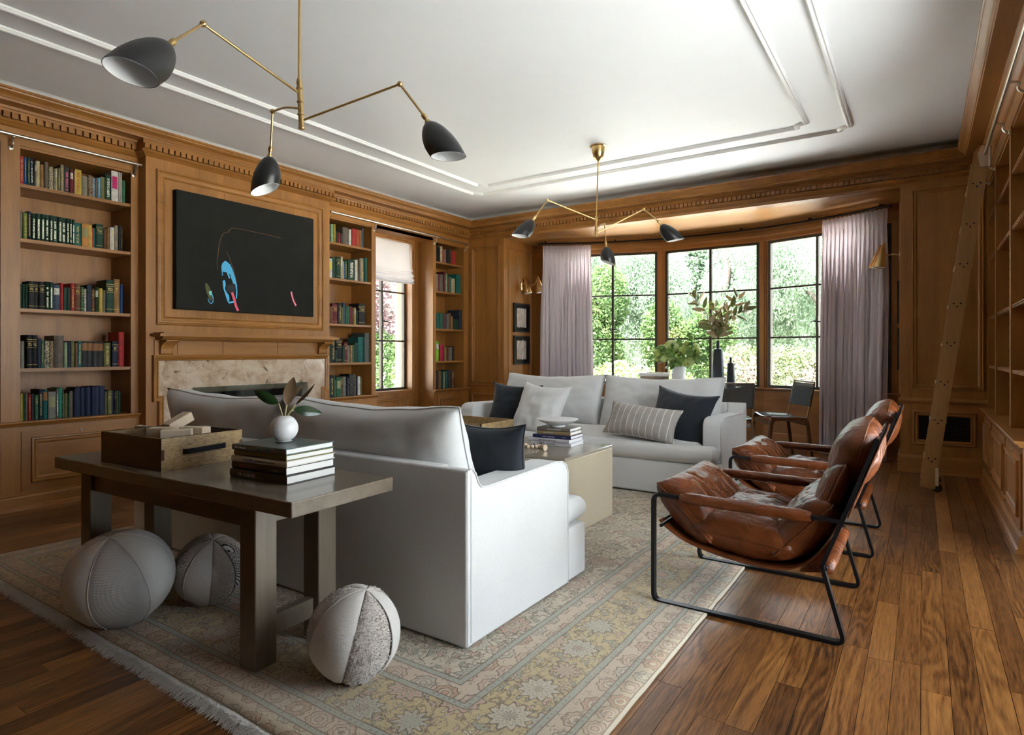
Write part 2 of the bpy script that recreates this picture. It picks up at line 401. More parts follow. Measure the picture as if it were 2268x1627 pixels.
# window niche between the bookcases: casing plane at X=-5.40
NW = lambda u, o, z: (-5.40+o, u, z)
m = MB(); lbox(m, NW, 4.90, 5.03, -.11, 0, .0, 2.50); lbox(m, NW, 5.745, 5.875, -.11, 0, 0, 2.50); lbox(m, NW, 5.03, 5.745, -.11, 0, 0, .585); lbox(m, NW, 5.03, 5.745, -.11, 0, 2.455, 2.53)
m.build('niche_casing', WV, wl)
m = MB(); m.sweep([(5.745, .60), (5.745, 2.455), (5.03, 2.455), (5.03, .60)], [(0,0),(0,.014),(-.012,.018),(-.03,.012),(-.05,.016),(-.07,.006),(-.075,0)], lambda x, y, h: NW(x, h, y)); m.build('casing_moulding', WV, wl, True, angle=25)
panel(wl, NW, 5.06, 5.71, .17, .52, WY)
m = MB(); lbox(m, NW, 5.0, 5.775, -.12, .03, .585, .607); m.build('window_sill', WY, wl)
m = MB(); lbox(m, L, 4.90, 5.875, -.25, 0, 2.50, 2.53); m.build('niche_head', WY, wl)

# ---- windows
def window(n, P0, P1, z0, z1, vs, hs, fw=.035, deep=.05, handle=None, wood_frame=None):
    P0 = Vector((*P0, 0)); P1 = Vector((*P1, 0)); d = P1-P0; W = d.length; rz = math.atan2(d.y, d.x); c = (P0+P1)/2
    o = struct('window_%d' % n, (c.x, c.y, z0)); o.rotation_euler = (0, 0, rz); h = z1-z0; a = W/2
    m = MB(); m.box(-a, a, -deep/2, deep/2, 0, fw); m.box(-a, a, -deep/2, deep/2, h-fw, h); m.box(-a, -a+fw, -deep/2, deep/2, fw, h-fw); m.box(a-fw, a, -deep/2, deep/2, fw, h-fw)
    m.build('sash_frame', wood_frame or STEELW, o, local=True)
    xs = [-a+fw]+[-a+W*v for v in vs]+[a-fw]; zs = [fw]+[q-z0 for q in hs]+[h-fw]
    for v in vs: MB().box(-a+W*v-.014, -a+W*v+.014, -.022, .022, fw, h-fw).build('mullion_bar', STEELW, o, local=True)
    for i in range(len(xs)-1):
        for q in hs: MB().box(xs[i], xs[i+1], -.014, .014, q-z0-.010, q-z0+.010).build('muntin', STEELW, o, local=True)
        for k in range(len(zs)-1): MB().box(xs[i], xs[i+1], -.002, .002, zs[k], zs[k+1]).build('pane', GLASS, o, local=True)
    if handle:
        u, z = handle; m = MB(); m.rbox(u-.013, u+.013, -.034, -.02, z-z0-.06, z-z0+.06, .004); m.tube([(u-.05, -.062, z-z0-.004), (u-.02, -.058, z-z0+.004), (u, -.05, z-z0), (u+.05, -.062, z-z0-.006), (u+.085, -.066, z-z0-.016)], [.005,.007,.011,.008,.006]); m.lathe([(.012, 0), (.012, .03)], 10, Matrix.Translation((u, -.03, z-z0)) @ Matrix.Rotation(PI/2, 4, 'X'))
        m.build('handle', STEELW, o, True, local=True, angle=40)
    return o
window(1, (-5.52, 5.03), (-5.52, 5.745), .607, 2.455, [.43], [1.22, 1.83], .028, .05, (-.05, 1.46))
# the bow window: flat units on an arc
BC, BR = (-2.185, 3.84), 3.9
va = [math.radians(a) for a in (-27.9, -9.3, 9.3, 27.9)]
V = [(BC[0]+BR*math.sin(a), BC[1]+BR*math.cos(a)) for a in va]
def lerp(a, b, t): return (a[0]+(b[0]-a[0])*t, a[1]+(b[1]-a[1])*t)
for i in range(3):
    a, b = V[i], V[i+1]
    window(2+i, lerp(a, b, .045), lerp(a, b, .955), .665, 2.385, [.5], [1.25, 1.825], .03, .05, [(0, 1.38), None, (0, 1.42)][i])
wb = struct('wall_back')
JL, JR = (-4.57, 7.46), (-.17, 7.10)
poly = [(-4.57, YB), (-4.57, 7.20)]+V+[(-.17, 7.20), (-.17, YB)]
outer = [(-4.57, 7.0)]+[(-4.57, 7.13)]+V+[(-.17, 7.13), (-.17, 7.0)]
wall_path = [(-4.60, 7.36)]+V+[(-.14, 7.30)]
# travel +X: the room lies to the right, so outward offsets are positive
m = MB(); m.sweep(wall_path, [(-.03,.0),(-.03,.64),(.10,.64),(.10,.0)], lambda x, y, h: (x, y, h)); m.build('spandrel', WX, wb)
m = MB(); m.sweep(wall_path, [(-.06,.640),(-.075,.646),(-.075,.660),(-.06,.666),(.10,.666),(.10,.640)], lambda x, y, h: (x, y, h)); m.build('bow_sill', WX, wb)
m = MB(); m.sweep(wall_path, [(-.03,2.385),(-.035,2.40),(-.03,2.44),(-.045,2.46),(-.045,2.50),(-.02,2.51),(-.02,2.60),(.10,2.60),(.10,2.385)], lambda x, y, h: (x, y, h)); m.build('bow_head', WX, wb)
m = MB(); m.sweep(wall_path, [(-.03,.16),(-.042,.155),(-.045,.14),(-.045,.03),(-.056,.022),(-.058,.0),(-.03,0)], lambda x, y, h: (x, y, h)); m.build('skirting', WX, wb)
for i, p in enumerate(V):
    ax = math.atan2(p[0]-BC[0], p[1]-BC[1]); M = Matrix.Translation((p[0], p[1], 0)) @ Matrix.Rotation(-ax, 4, 'Z')
    m = MB(); m.box(-.052, .052, -.03, .09, .64, 2.40, M=M); m.box(-.03, .03, -.045, -.03, .66, 2.39, M=M); m.box(-.012, .012, -.055, -.045, .66, 2.39, M=M); m.build('mullion_post', WV, wb)
E0, E1 = lerp(V[0], (-4.60, 7.36), .42), lerp(V[3], (-.14, 7.30), .45)
window(8, E0, lerp(V[0], (-4.60, 7.36), .08), .665, 2.385, [], [1.25, 1.825], .03, .05)
window(9, lerp(V[3], (-.14, 7.30), .22), E1, .665, 2.385, [], [1.25, 1.825], .03, .05)
for q, p in (((-4.60, 7.36), E0), (E1, (-.14, 7.30))):
    m = MB(); m.sweep([q, p], [(-.03,.64),(-.03,2.42),(.09,2.42),(.09,.64)], lambda x, y, h: (x, y, h)); m.build('bow_return', WV, wb)
# jamb walls of the bow, beam, flanking panels
m = MB(); m.box(-4.75, -4.57, YB+.12, 7.50, 0, 2.60); m.build('jamb_panelling', WV, wb)
m = MB(); m.box(-.17, .02, YB+.12, 7.45, 0, 2.60); m.build('jamb_panelling', WV, wb)
JLf = lambda u, o, z: (-4.57+o, u, z); JRf = lambda u, o, z: (-.17-o, u, z)
panel(wb, JLf, 6.71, 7.29, .70, 2.48, WV, PM2); panel(wb, JRf, 6.72, 7.22, .70, 2.48, WV, PM2)
for F in (JLf, JRf):
    m = MB(); lbox(m, F, YB+.001, 7.28, 0, .02, .0, .15); lbox(m, F, YB+.001, 7.28, 0, .018, .60, .63); m.build('jamb_rail', WY, wb)
m = MB(); m.box(XL-.05, XR+.35, YB, YB+.14, 2.58, ZT); m.build('beam', WX, wb)
m = MB(); m.box(XL-.4, -4.57, YB, YB+.12, 0, 2.58); m.box(-.17, XR+.35, YB, YB+.12, 0, 2.58); m.build('flank_panelling', WV, wb)
panel(wb, B, -5.10, -4.64, .67, 2.50, WV); panel(wb, B, -5.10, -4.64, .18, .53, WV)
panel(wb, B, -.085, .44, .745, 2.545, WV)
for u0, u1 in ((XL, -4.555), (-.185, XR)):
    m = MB(); m.sweep([(u0, 0), (u1, 0)], [(0,.56),(.0,.0)], lambda x, y, h: (x, YB-.0-.001, h))
    m = MB(); m.sweep([(u1, YB), (u0, YB)], [(0,.625),(.012,.63),(.016,.645),(.010,.652),(.006,.665),(0,.67)], lambda x, y, h: (x, y, h)); m.build('chair_rail', WX, wb, True, angle=25)
    m = MB(); m.sweep([(u1, YB), (u0, YB)], [(0,.155),(.010,.15),(.016,.14),(.018,.13),(.018,.03),(.030,.022),(.034,.0),(0,0)], lambda x, y, h: (x, y, h)); m.build('skirting', WX, wb, True, angle=25)
tag(wb, None, None, None, 'structure')
cs = struct('ceiling_soffit'); MB().box(-4.9, .2, YB+.14, 7.95, 2.58, 2.66).build('soffit_boards', WSOF, cs)
MB().box(-4.9, .2, YB+.14, 8.0, 2.66, 2.86).build('bow_roof', plain('roof_felt', (.10, .10, .10), .9), cs)
# ---- wall_right and wall_front (beside and behind the camera)
wr = struct('wall_right')
m = MB()
for y0, y1, z0, z1 in ((YF, 1.5, 0, ZT), (4.06, 6.75, 0, ZT), (1.5, 4.06, 2.38, ZT), (1.5, 4.06, 0, .06)): m.box(.80, .95, y0, y1, z0, z1)
m.build('outer_wall', WV, wr)
m = MB(); lbox(m, R, YF, YB, -.34, 0, 2.50, 2.735); m.box(.46, .80, YF, 1.48, 0, 2.5); m.build('frieze', WY, wr)
for i in range(2):
    y1 = 4.06-i*1.28; window(5+i, (.86, y1-.01), (.86, y1-1.27), .06, 2.38, [.5], [.62, 1.2, 1.8], .06)
wf = struct('wall_front'); MB().box(-5.7, .95, YF-.15, YF, 0, ZT).build('plain_panelling', WX, wf)
MB().box(.95, 2.25, YF, 6.6, 2.52, 2.60).build('added_sky_screen', plain('sky_screen_boards', (.45, .44, .42), .8), wr)  # unseen overhang added to hold back high sky light at the right windows
# ---- ground outside
gd = struct('ground'); 
def turf():
    t = NT('garden_ground'); n = t.noise(t.pos(), 1.3, 5).outputs['Fac']; return t.set(t.ramp(n, [(.3, (.34, .36, .20, 1)), (.5, (.55, .52, .42, 1)), (.8, (.62, .58, .50, 1))]), .9)
MB().box(-60, 60, -40, 80, -.5, -.32).build('lawn', turf(), gd)
MB().box(.97, 8, -3, 8.0, -.32, -.10).build('terrace', plain('pale_stone', (.55, .55, .55), .8, amt=.1), gd)
MB().box(-9, 3.5, 8.05, 11.6, -.32, -.12).build('bounce_gravel', plain('pale_gravel', (.74, .72, .69), .9, amt=.1), gd)  # pale strip added to bounce daylight up through the bow window
# ================================================ BUILT-IN BOOKCASES
SHZ = [2.243, 1.866, 1.383, .968]
def bookcase(F, u0, u1, a, b, wm, label, name='bookcase', ledge_ext=(0, 0), shelves=SHZ, group=None, pins=False):
    """outer u0..u1, opening a..b; F maps (along, out, up)"""
    p0 = F((u0+u1)/2, 0, 0); t = thing(name, label, 'bookcase', p0, 0, group); D = -.335
    for q0, q1 in ((u0, a), (b, u1)):
        m = MB(); lbox(m, F, q0, q1, D, 0, .605, 2.50); m.build('side_panel', WV, t)
    m = MB(); lbox(m, F, u0, u1, D-.02, D, .0, 2.5); m.build('back_panel', WV, t)
    m = MB(); lbox(m, F, a, b, D, -.01, 2.485, 2.50); m.build('top_panel', wm, t)
    for z in shelves:
        m = MB(); lbox(m, F, a+.001, b-.001, D, -.014, z-.024, z); lbox(m, F, a+.001, b-.001, -.014, -.008, z-.022, z-.014); lbox(m, F, a+.001, b-.001, -.014, -.006, z-.010, z-.002); m.build('shelf', wm, t)
    m = MB(); m.sweep([(u0-ledge_ext[0], 0), (u1+ledge_ext[1], 0)], [(D,.605),(.052,.605),(.055,.597),(.050,.590),(.040,.586),(.032,.574),(.026,.570),(D,.570)], lambda x, y, h: F(x, y, h)); m.build('ledge', wm, t)
    m = MB(); lbox(m, F, u0, u1, D, .016, .10, .575); m.build('cabinet_body', WV, t)
    m = MB(); lbox(m, F, a-.0, b+.0, .016, .024, .125, .535); d = m.build('cabinet_door', WY, t)
    m = MB(); rectframe(m, F, a+.052, b-.052, .178, .490, PM, .024); m.build('panel_moulding', wm, d, True, angle=25)
    m = MB(); lbox(m, F, a+.095, b-.095, .0235, .0245, .222, .446); m.build('door_panel', WY, d)
    c = F((a+b)/2, .025, .512); ax = Matrix.Translation(c) @ (Matrix.Rotation(PI/2 if F is not R else -PI/2, 4, 'Y'))
    m = MB(); m.lathe([(.0045, 0), (.0045, .004), (.009, .004), (.010, 0)], 14, ax); m.build('keyhole', NICKEL, d, True)
    m = MB(); m.sweep([(u0, 0), (u1, 0)], [(D,.10),(.020,.10),(.030,.094),(.034,.085),(.036,.03),(.046,.022),(.050,0),(D,0)], lambda x, y, h: F(x, y, h)); m.build('plinth', wm, t)
    if pins:
        for q, sg in ((a, 1), (b, -1)):
            m = MB()
            for k in range(26):
                z = .68+k*.068
                for o in (-.08, -.26): lbox(m, F, q+sg*.0005, q+sg*.002, o-.004, o+.004, z-.004, z+.004)
            tag(m.build('shelf_pin_hole', plain('pin_hole', (.01,.006,.003), .9), t), kind='stuff')
    return t
bookcase(L, .75, 1.535, .80, 1.50, WY, 'oak bookcase cut off by the left edge of the photo')
bookcase(L, 1.535, 2.37, 1.608, 2.316, WY, 'oak bookcase with six rows of books to the left of the fireplace', ledge_ext=(0, .0))
bookcase(L, 4.15, 4.90, 4.19, 4.837, WY, 'narrow oak bookcase between the fireplace and the small window')
bookcase(L, 5.875, 6.60, 5.935, 6.50, WY, 'narrow oak bookcase in the far corner beyond the small window')
ru = [6.60, 5.92, 4.98, 4.22]
for i, lb in enumerate(['empty oak bookcase at the far end of the right wall behind the ladder', 'empty oak bookcase second from the corner on the right wall', 'empty oak bookcase nearest the camera on the right wall']):
    bookcase(R, ru[i+1], ru[i], ru[i+1]+.035, ru[i]-.035, WY, lb, shelves=[2.22, 1.87, 1.38, .97], pins=True)
# ---- brass ladder rails with their brackets
def rail(F, u0, u1, us, o, z, mat, label):
    t = thing('ladder_rail', label, 'rail', F((u0+u1)/2, o, z)); m = MB(); m.tube([F(u0, o, z), F(u1, o, z)], .011, 12); m.build('rail_tube', mat, t, True, angle=40)
    for u in us:
        m = MB(); m.tube(catmull([F(u, .0, z-.075), F(u, .02, z-.07), F(u, .035, z-.045), F(u, .03, z-.02), F(u, o, z-.008)], 5), .007, 8); m.lathe([(.016, 0), (.015, .006), (.006, .010)], 12, Matrix.Translation(F(u, 0, z-.075)) @ Matrix.Rotation(PI/2 if F is L else -PI/2, 4, 'Y')); m.build('bracket', mat, t, True, angle=40)
rail(L, .6, 2.366, [1.555, 2.335], .065, 2.545, NICKEL, 'nickel ladder rail above the bookcase left of the fireplace')
rail(L, 4.21, 6.52, [4.87, 5.90, 6.545-.03], .065, 2.535, NICKEL, 'long nickel ladder rail above the small window and its bookcases')
rail(R, 2.6, 6.45, [6.40, 5.92, 4.98, 4.25], .075, 2.55, NICKEL, 'nickel ladder rail along the right wall carrying the ladder')

# ---- fireplace
fp = thing('fireplace', 'oak fireplace with marble surround, mantel shelf and scrolled brackets', 'fireplace', (XB, 3.26, 0))
def marble():
    t = NT('breccia_marble'); p = t.pos(); w1 = t.noise(p, 3.2, 5, .6, 1.0); q = t.vm('ADD', p, t.vm('SCALE', w1.outputs['Color'])); q.node.inputs[3].default_value = .28
    q.node.inputs[0]
    a = t.noise(p, 6, 6, .6, .5).outputs['Fac']; v1 = t.voro(q, 7, 'DISTANCE_TO_EDGE').outputs['Distance']; b = t.noise(p, 2.1, 3, .5, 2.0).outputs['Fac']
    col = t.ramp(a, [(.32, (.30, .19, .12, 1)), (.44, (.45, .32, .22, 1)), (.54, (.54, .41, .30, 1)), (.68, (.64, .53, .42, 1))])
    vein = t.math('LESS_THAN', v1, .018); vn = t.math('MULTIPLY', vein, t.math('GREATER_THAN', b, .5))
    col = t.mix(t.math('MULTIPLY', vn, .75), col, (.72, .64, .55, 1))
    dk = t.noise(p, 4.6, 6, .7, 1.0).outputs['Fac']; dm_ = t.ramp(dk, [(.60, (0,0,0,1)), (.66, (.9,.9,.9,1))])
    col = t.mix(dm_, col, (.09, .060, .038, 1))
    return t.set(col, .16, spec=.5)
MARB = marble()
m = MB()
F = FB
lbox(m, F, 2.455, 4.085, .0, .012, .745, 1.015); lbox(m, F, 2.455, 2.735, .0, .012, 0, .745); lbox(m, F, 3.81, 4.085, .0, .012, 0, .745); m.build('marble_surround', MARB, fp)
m = MB(); lbox(m, F, 2.70, 3.84, -.50, -.48, 0, .80); lbox(m, F, 2.70, 2.72, -.5, -.02, 0, .8); lbox(m, F, 3.82, 3.84, -.5, -.02, 0, .8); lbox(m, F, 2.7, 3.84, -.5, -.02, .74, .80); lbox(m, F, 2.7, 3.84, -.5, -.02, -.005, .01)
m.build('firebox', plain('sooty_firebrick', (.018, .017, .016), .8), fp)
gs = NT('smoked_glass'); gl = gs.n('ShaderNodeBsdfGlossy'); gl.inputs['Roughness'].default_value = .03; tr = gs.n('ShaderNodeBsdfTransparent'); tr.inputs[0].default_value = (.62, .66, .64, 1); mx = gs.n('ShaderNodeMixShader'); mx.inputs[0].default_value = .10
gs.t.links.new(tr.outputs[0], mx.inputs[1]); gs.t.links.new(gl.outputs[0], mx.inputs[2]); gs.t.links.new(mx.outputs[0], gs.out.inputs[0])
m = MB(); lbox(m, F, 2.71, 3.84, .05, .058, .03, .79); m.build('glass_screen', gs.mat, fp)
m = MB(); path = [(2.50, 0), (2.50, .735), (2.46, .735), (2.46, 1.012), (4.08, 1.012), (4.08, .735), (4.04, .735), (4.04, 0)]
m.sweep(path, [(0,.012),(.003,.022),(.012,.026),(.016,.020),(.026,.030),(.036,.034),(.044,.030),(.046,0)], lambda x, y, h: F(x, h, y)); m.build('surround_moulding', WY, fp, True, angle=25)
m = MB(); m.sweep([(2.425, 0), (4.115, 0)], [(0,1.20),(.145,1.20),(.155,1.213),(.160,1.222),(.160,1.236),(0,1.236)], lambda x, y, h: F(x, y, h)); lbox(m, F, 2.40, 4.14, 0, .162, 1.206, 1.226)
m.sweep([(2.44, 0), (4.10, 0)], [(0,1.175),(.10,1.178),(.115,1.186),(.13,1.20),(0,1.20)], lambda x, y, h: F(x, y, h)); m.build('mantel_shelf', WY, fp)
m = MB(); lbox(m, F, 2.43, 4.11, 0, .012, 1.055, 1.178)
m.build('mantel_frieze', WY, fp)
for u0, u1 in ((2.60, 2.99), (2.99, 3.53), (3.53, 3.94)):
    m = MB(); lbox(m, F, u0+.005, u1-.005, .012, .018, 1.066, 1.17); m.build('frieze_panel', WY, fp)
for uc in (2.515, 4.04):
    pr = catmull([(.012, 1.062), (.028, 1.066), (.034, 1.085), (.036, 1.11), (.052, 1.135), (.085, 1.155), (.118, 1.166), (.122, 1.178)], 4); pr = [(p[0], p[1]) for p in pr]+[(.012, 1.178)]
    m = MB(); m.prism(pr, lambda p, tt: F(tt, p[0], p[1]), uc-.048, uc+.048); m.build('corbel', WV, fp, True, angle=35)
    for q in (uc-.050, uc+.038):
        m = MB(); m.prism([(p[0]+.004, p[1]) for p in pr], lambda p, tt: F(tt, p[0], p[1]), q, q+.012); m.build('corbel_edge', WV, fp, True, angle=35)

# ---- the painting over the mantel
pt = thing('painting', 'large charcoal abstract painting with blue and pink brush marks over the mantel', 'painting', (XB+.03, 3.24, 1.93))
PX, PY0, PY1, PZ0, PZ1 = XB+.062, 2.572, 3.905, 1.428, 2.388
CANV = plain('charcoal_paint', (.0135, .0135, .0115), .85, nscale=7, amt=.35, spec=.2, bump=.1)
m = MB(); m.rbox(XB+.012, PX, PY0, PY1, PZ0, PZ1, .003, 1); m.build('canvas', CANV, pt)
P = lambda a, b: (PY0+a*(PY1-PY0), PZ1-b*(PZ1-PZ0))      # fractions of the canvas, from its top left
def stroke(pts, wd, mat, name, dz=.0012):
    q = catmull([(0, *P(*p)) for p in pts], 6); m = MB(); m.strip([(PX+dz*.6, v[1], v[2]) for v in q], wd/2, dz, (0,0,0)) if False else None
    n = len(q); vs = []
    for i, v in enumerate(q):
        a = q[max(i-1,0)]; b = q[min(i+1,n-1)]; d = (b-a).normalized(); nn = Vector((0, -d.z, d.y)); k = wd/2*(.85+.3*noise.noise(v*9))
        for s_, x in ((1, PX+dz), (-1, PX+dz)): vs.append((x, v.y+nn.y*k*s_, v.z+nn.z*k*s_))
        for s_ in (1, -1): vs.append((PX-.0005, v.y+nn.y*k*s_, v.z+nn.z*k*s_))
    fs = []
    for i in range(n-1):
        a = i*4; b = a+4; fs += [(a,a+1,b+1,b), (a,b,b+2,a+2), (a+1,a+3,b+3,b+1)]
    MB().add(vs, fs).build(name, mat, pt)
def blob(pts, mat, name, dz=.0014):
    q = [(0, *P(*p)) for p in pts]; m = MB(); m.prism([(v[1], v[2]) for v in q], lambda p, tt: (tt, p[0], p[1]), PX-.0005, PX+dz); m.build(name, mat, pt)
BLUE = plain('sky_blue_paint', srgb(70,170,220)[:3], .6, nscale=90, amt=.15); PINK = plain('rose_pink_paint', srgb(225,85,115)[:3], .6, nscale=90, amt=.1); PINK2 = plain('light_pink_paint', srgb(240,125,150)[:3], .6, nscale=90, amt=.1); OLIV = plain('olive_paint', srgb(75,78,22)[:3], .6); OCHL = plain('ochre_line_paint', srgb(112,74,40)[:3], .6); NAVP = plain('night_blue_paint', srgb(24,26,38)[:3], .6)
stroke([(.262,.635),(.256,.58),(.262,.50),(.272,.40),(.283,.35),(.30,.305),(.33,.285),(.35,.25),(.385,.238),(.44,.238),(.53,.243),(.62,.246),(.73,.258)], .0045, OCHL, 'ochre_line')
stroke([(.318,.46),(.335,.50),(.352,.56),(.37,.62),(.384,.70),(.392,.76)], .004, OCHL, 'ochre_line')
blob([(.285,.605),(.290,.575),(.310,.545),(.325,.555),(.345,.575),(.362,.62),(.378,.68),(.392,.76),(.395,.82),(.392,.875),(.384,.875),(.386,.80),(.379,.745),(.366,.745),(.355,.705),(.345,.665),(.330,.65),(.300,.645),(.287,.645)], BLUE, 'blue_mark')
stroke([(.327,.648),(.333,.67),(.342,.70)], .018, BLUE, 'blue_mark'); stroke([(.292,.635),(.292,.68)], .010, BLUE, 'blue_mark')
blob([(.293,.725),(.310,.72),(.314,.76),(.308,.80),(.322,.83),(.336,.85),(.340,.885),(.336,.91),(.385,.895),(.386,.912),(.336,.925),(.324,.90),(.312,.85),(.298,.79)], BLUE, 'blue_mark')
blob([(.322,.765),(.365,.748),(.380,.762),(.380,.815),(.345,.835),(.318,.815)], NAVP, 'night_blue_mark', .001)
stroke([(.357,.822),(.372,.88),(.384,.94),(.400,.985)], .026, PINK, 'pink_mark', .002)
stroke([(.806,.765),(.816,.82),(.828,.86),(.846,.90)], .018, PINK2, 'pink_mark', .002)
blob([(.178,.765),(.190,.762),(.205,.79),(.218,.83),(.226,.875),(.220,.91),(.208,.905),(.192,.86),(.182,.82)], OLIV, 'olive_mark', .001)
stroke([(.222,.855),(.229,.88),(.229,.915),(.218,.935),(.205,.925),(.196,.895)], .008, BLUE, 'blue_mark'); blob([(.201,.835),(.214,.825),(.222,.83),(.222,.862),(.208,.865)], plain('aqua_paint', srgb(110,195,205)[:3], .6), 'aqua_mark', .0018)

# ---- library ladder leaning on the right-wall rail
ld = thing('library_ladder', 'oak library ladder leaning against the rail of the right wall', 'ladder', (.03, 5.92, 0))
B0 = Vector((.03, 0, .03)); B1 = Vector((.375, 0, 2.62)); dl = (B1-B0).normalized(); nl = Vector((dl.z, 0, -dl.x))
LW = wood('ladder_oak', (.27, .14, .048, 1), (.44, .25, .10, 1), 'Z')
for k, y in enumerate((5.74, 6.10)):
    pr = [B0-nl*.05, B0+nl*.05, B1+nl*.05-dl*.03, B1+nl*.03, B1-nl*.02, B1-nl*.05-dl*.05]
    m = MB(); m.prism([(p.x, p.z) for p in pr], lambda p, t: (p[0], t, p[1]), y-.012, y+.012); s_ = m.build('stile', LW, ld)
    m = MB()
    for j in range(8):
        c = B0+dl*(.22+j*.30)
        for dx, dz_ in ((-.022, .012), (.022, .012), (0, -.012)): m.lathe([(.006, 0), (.006, .003)], 8, Matrix.Translation((c.x+dx, y-.0125 if k == 0 else y+.012, c.z+dz_)) @ Matrix.Rotation(PI/2, 4, 'X'))
    m.build('screw', BLACKM, s_)
    m = MB(); m.prism([(-.02+B1.x, B1.z-.16), (.05+B1.x, B1.z-.16), (B1.x+.05, B1.z-.02), (B1.x-.01, B1.z-.0), (B1.x-.035, B1.z-.06)], lambda p, t: (p[0], t, p[1]), y-.016, y-.0125); m.rbox(B1.x+.03, B1.x+.045, y-.03, y+.03, B1.z-.17, B1.z-.02, .004); m.build('top_bracket', NICKEL, ld)
    m = MB(); m.rbox(B0.x+.05, B0.x+.075, y-.022, y+.008, .05, .19, .008); m.build('wheel_bracket', NICKEL, ld)
    m = MB(); m.lathe([(.004, -.012), (.028, -.012), (.034, -.006), (.034, .006), (.028, .012), (.004, .012)], 20, Matrix.Translation((B0.x+.062, y+.012, .034)) @ Matrix.Rotation(PI/2, 4, 'X')); m.build('wheel', plain('black_rubber', (.015,.015,.015), .7), ld, True, angle=40)
for j in range(8):
    c = B0+dl*(.22+j*.30); m = MB(); m.rbox(c.x-.055, c.x+.055, 5.75, 6.09, c.z-.012, c.z+.010, .004); m.build('tread', LW, ld)
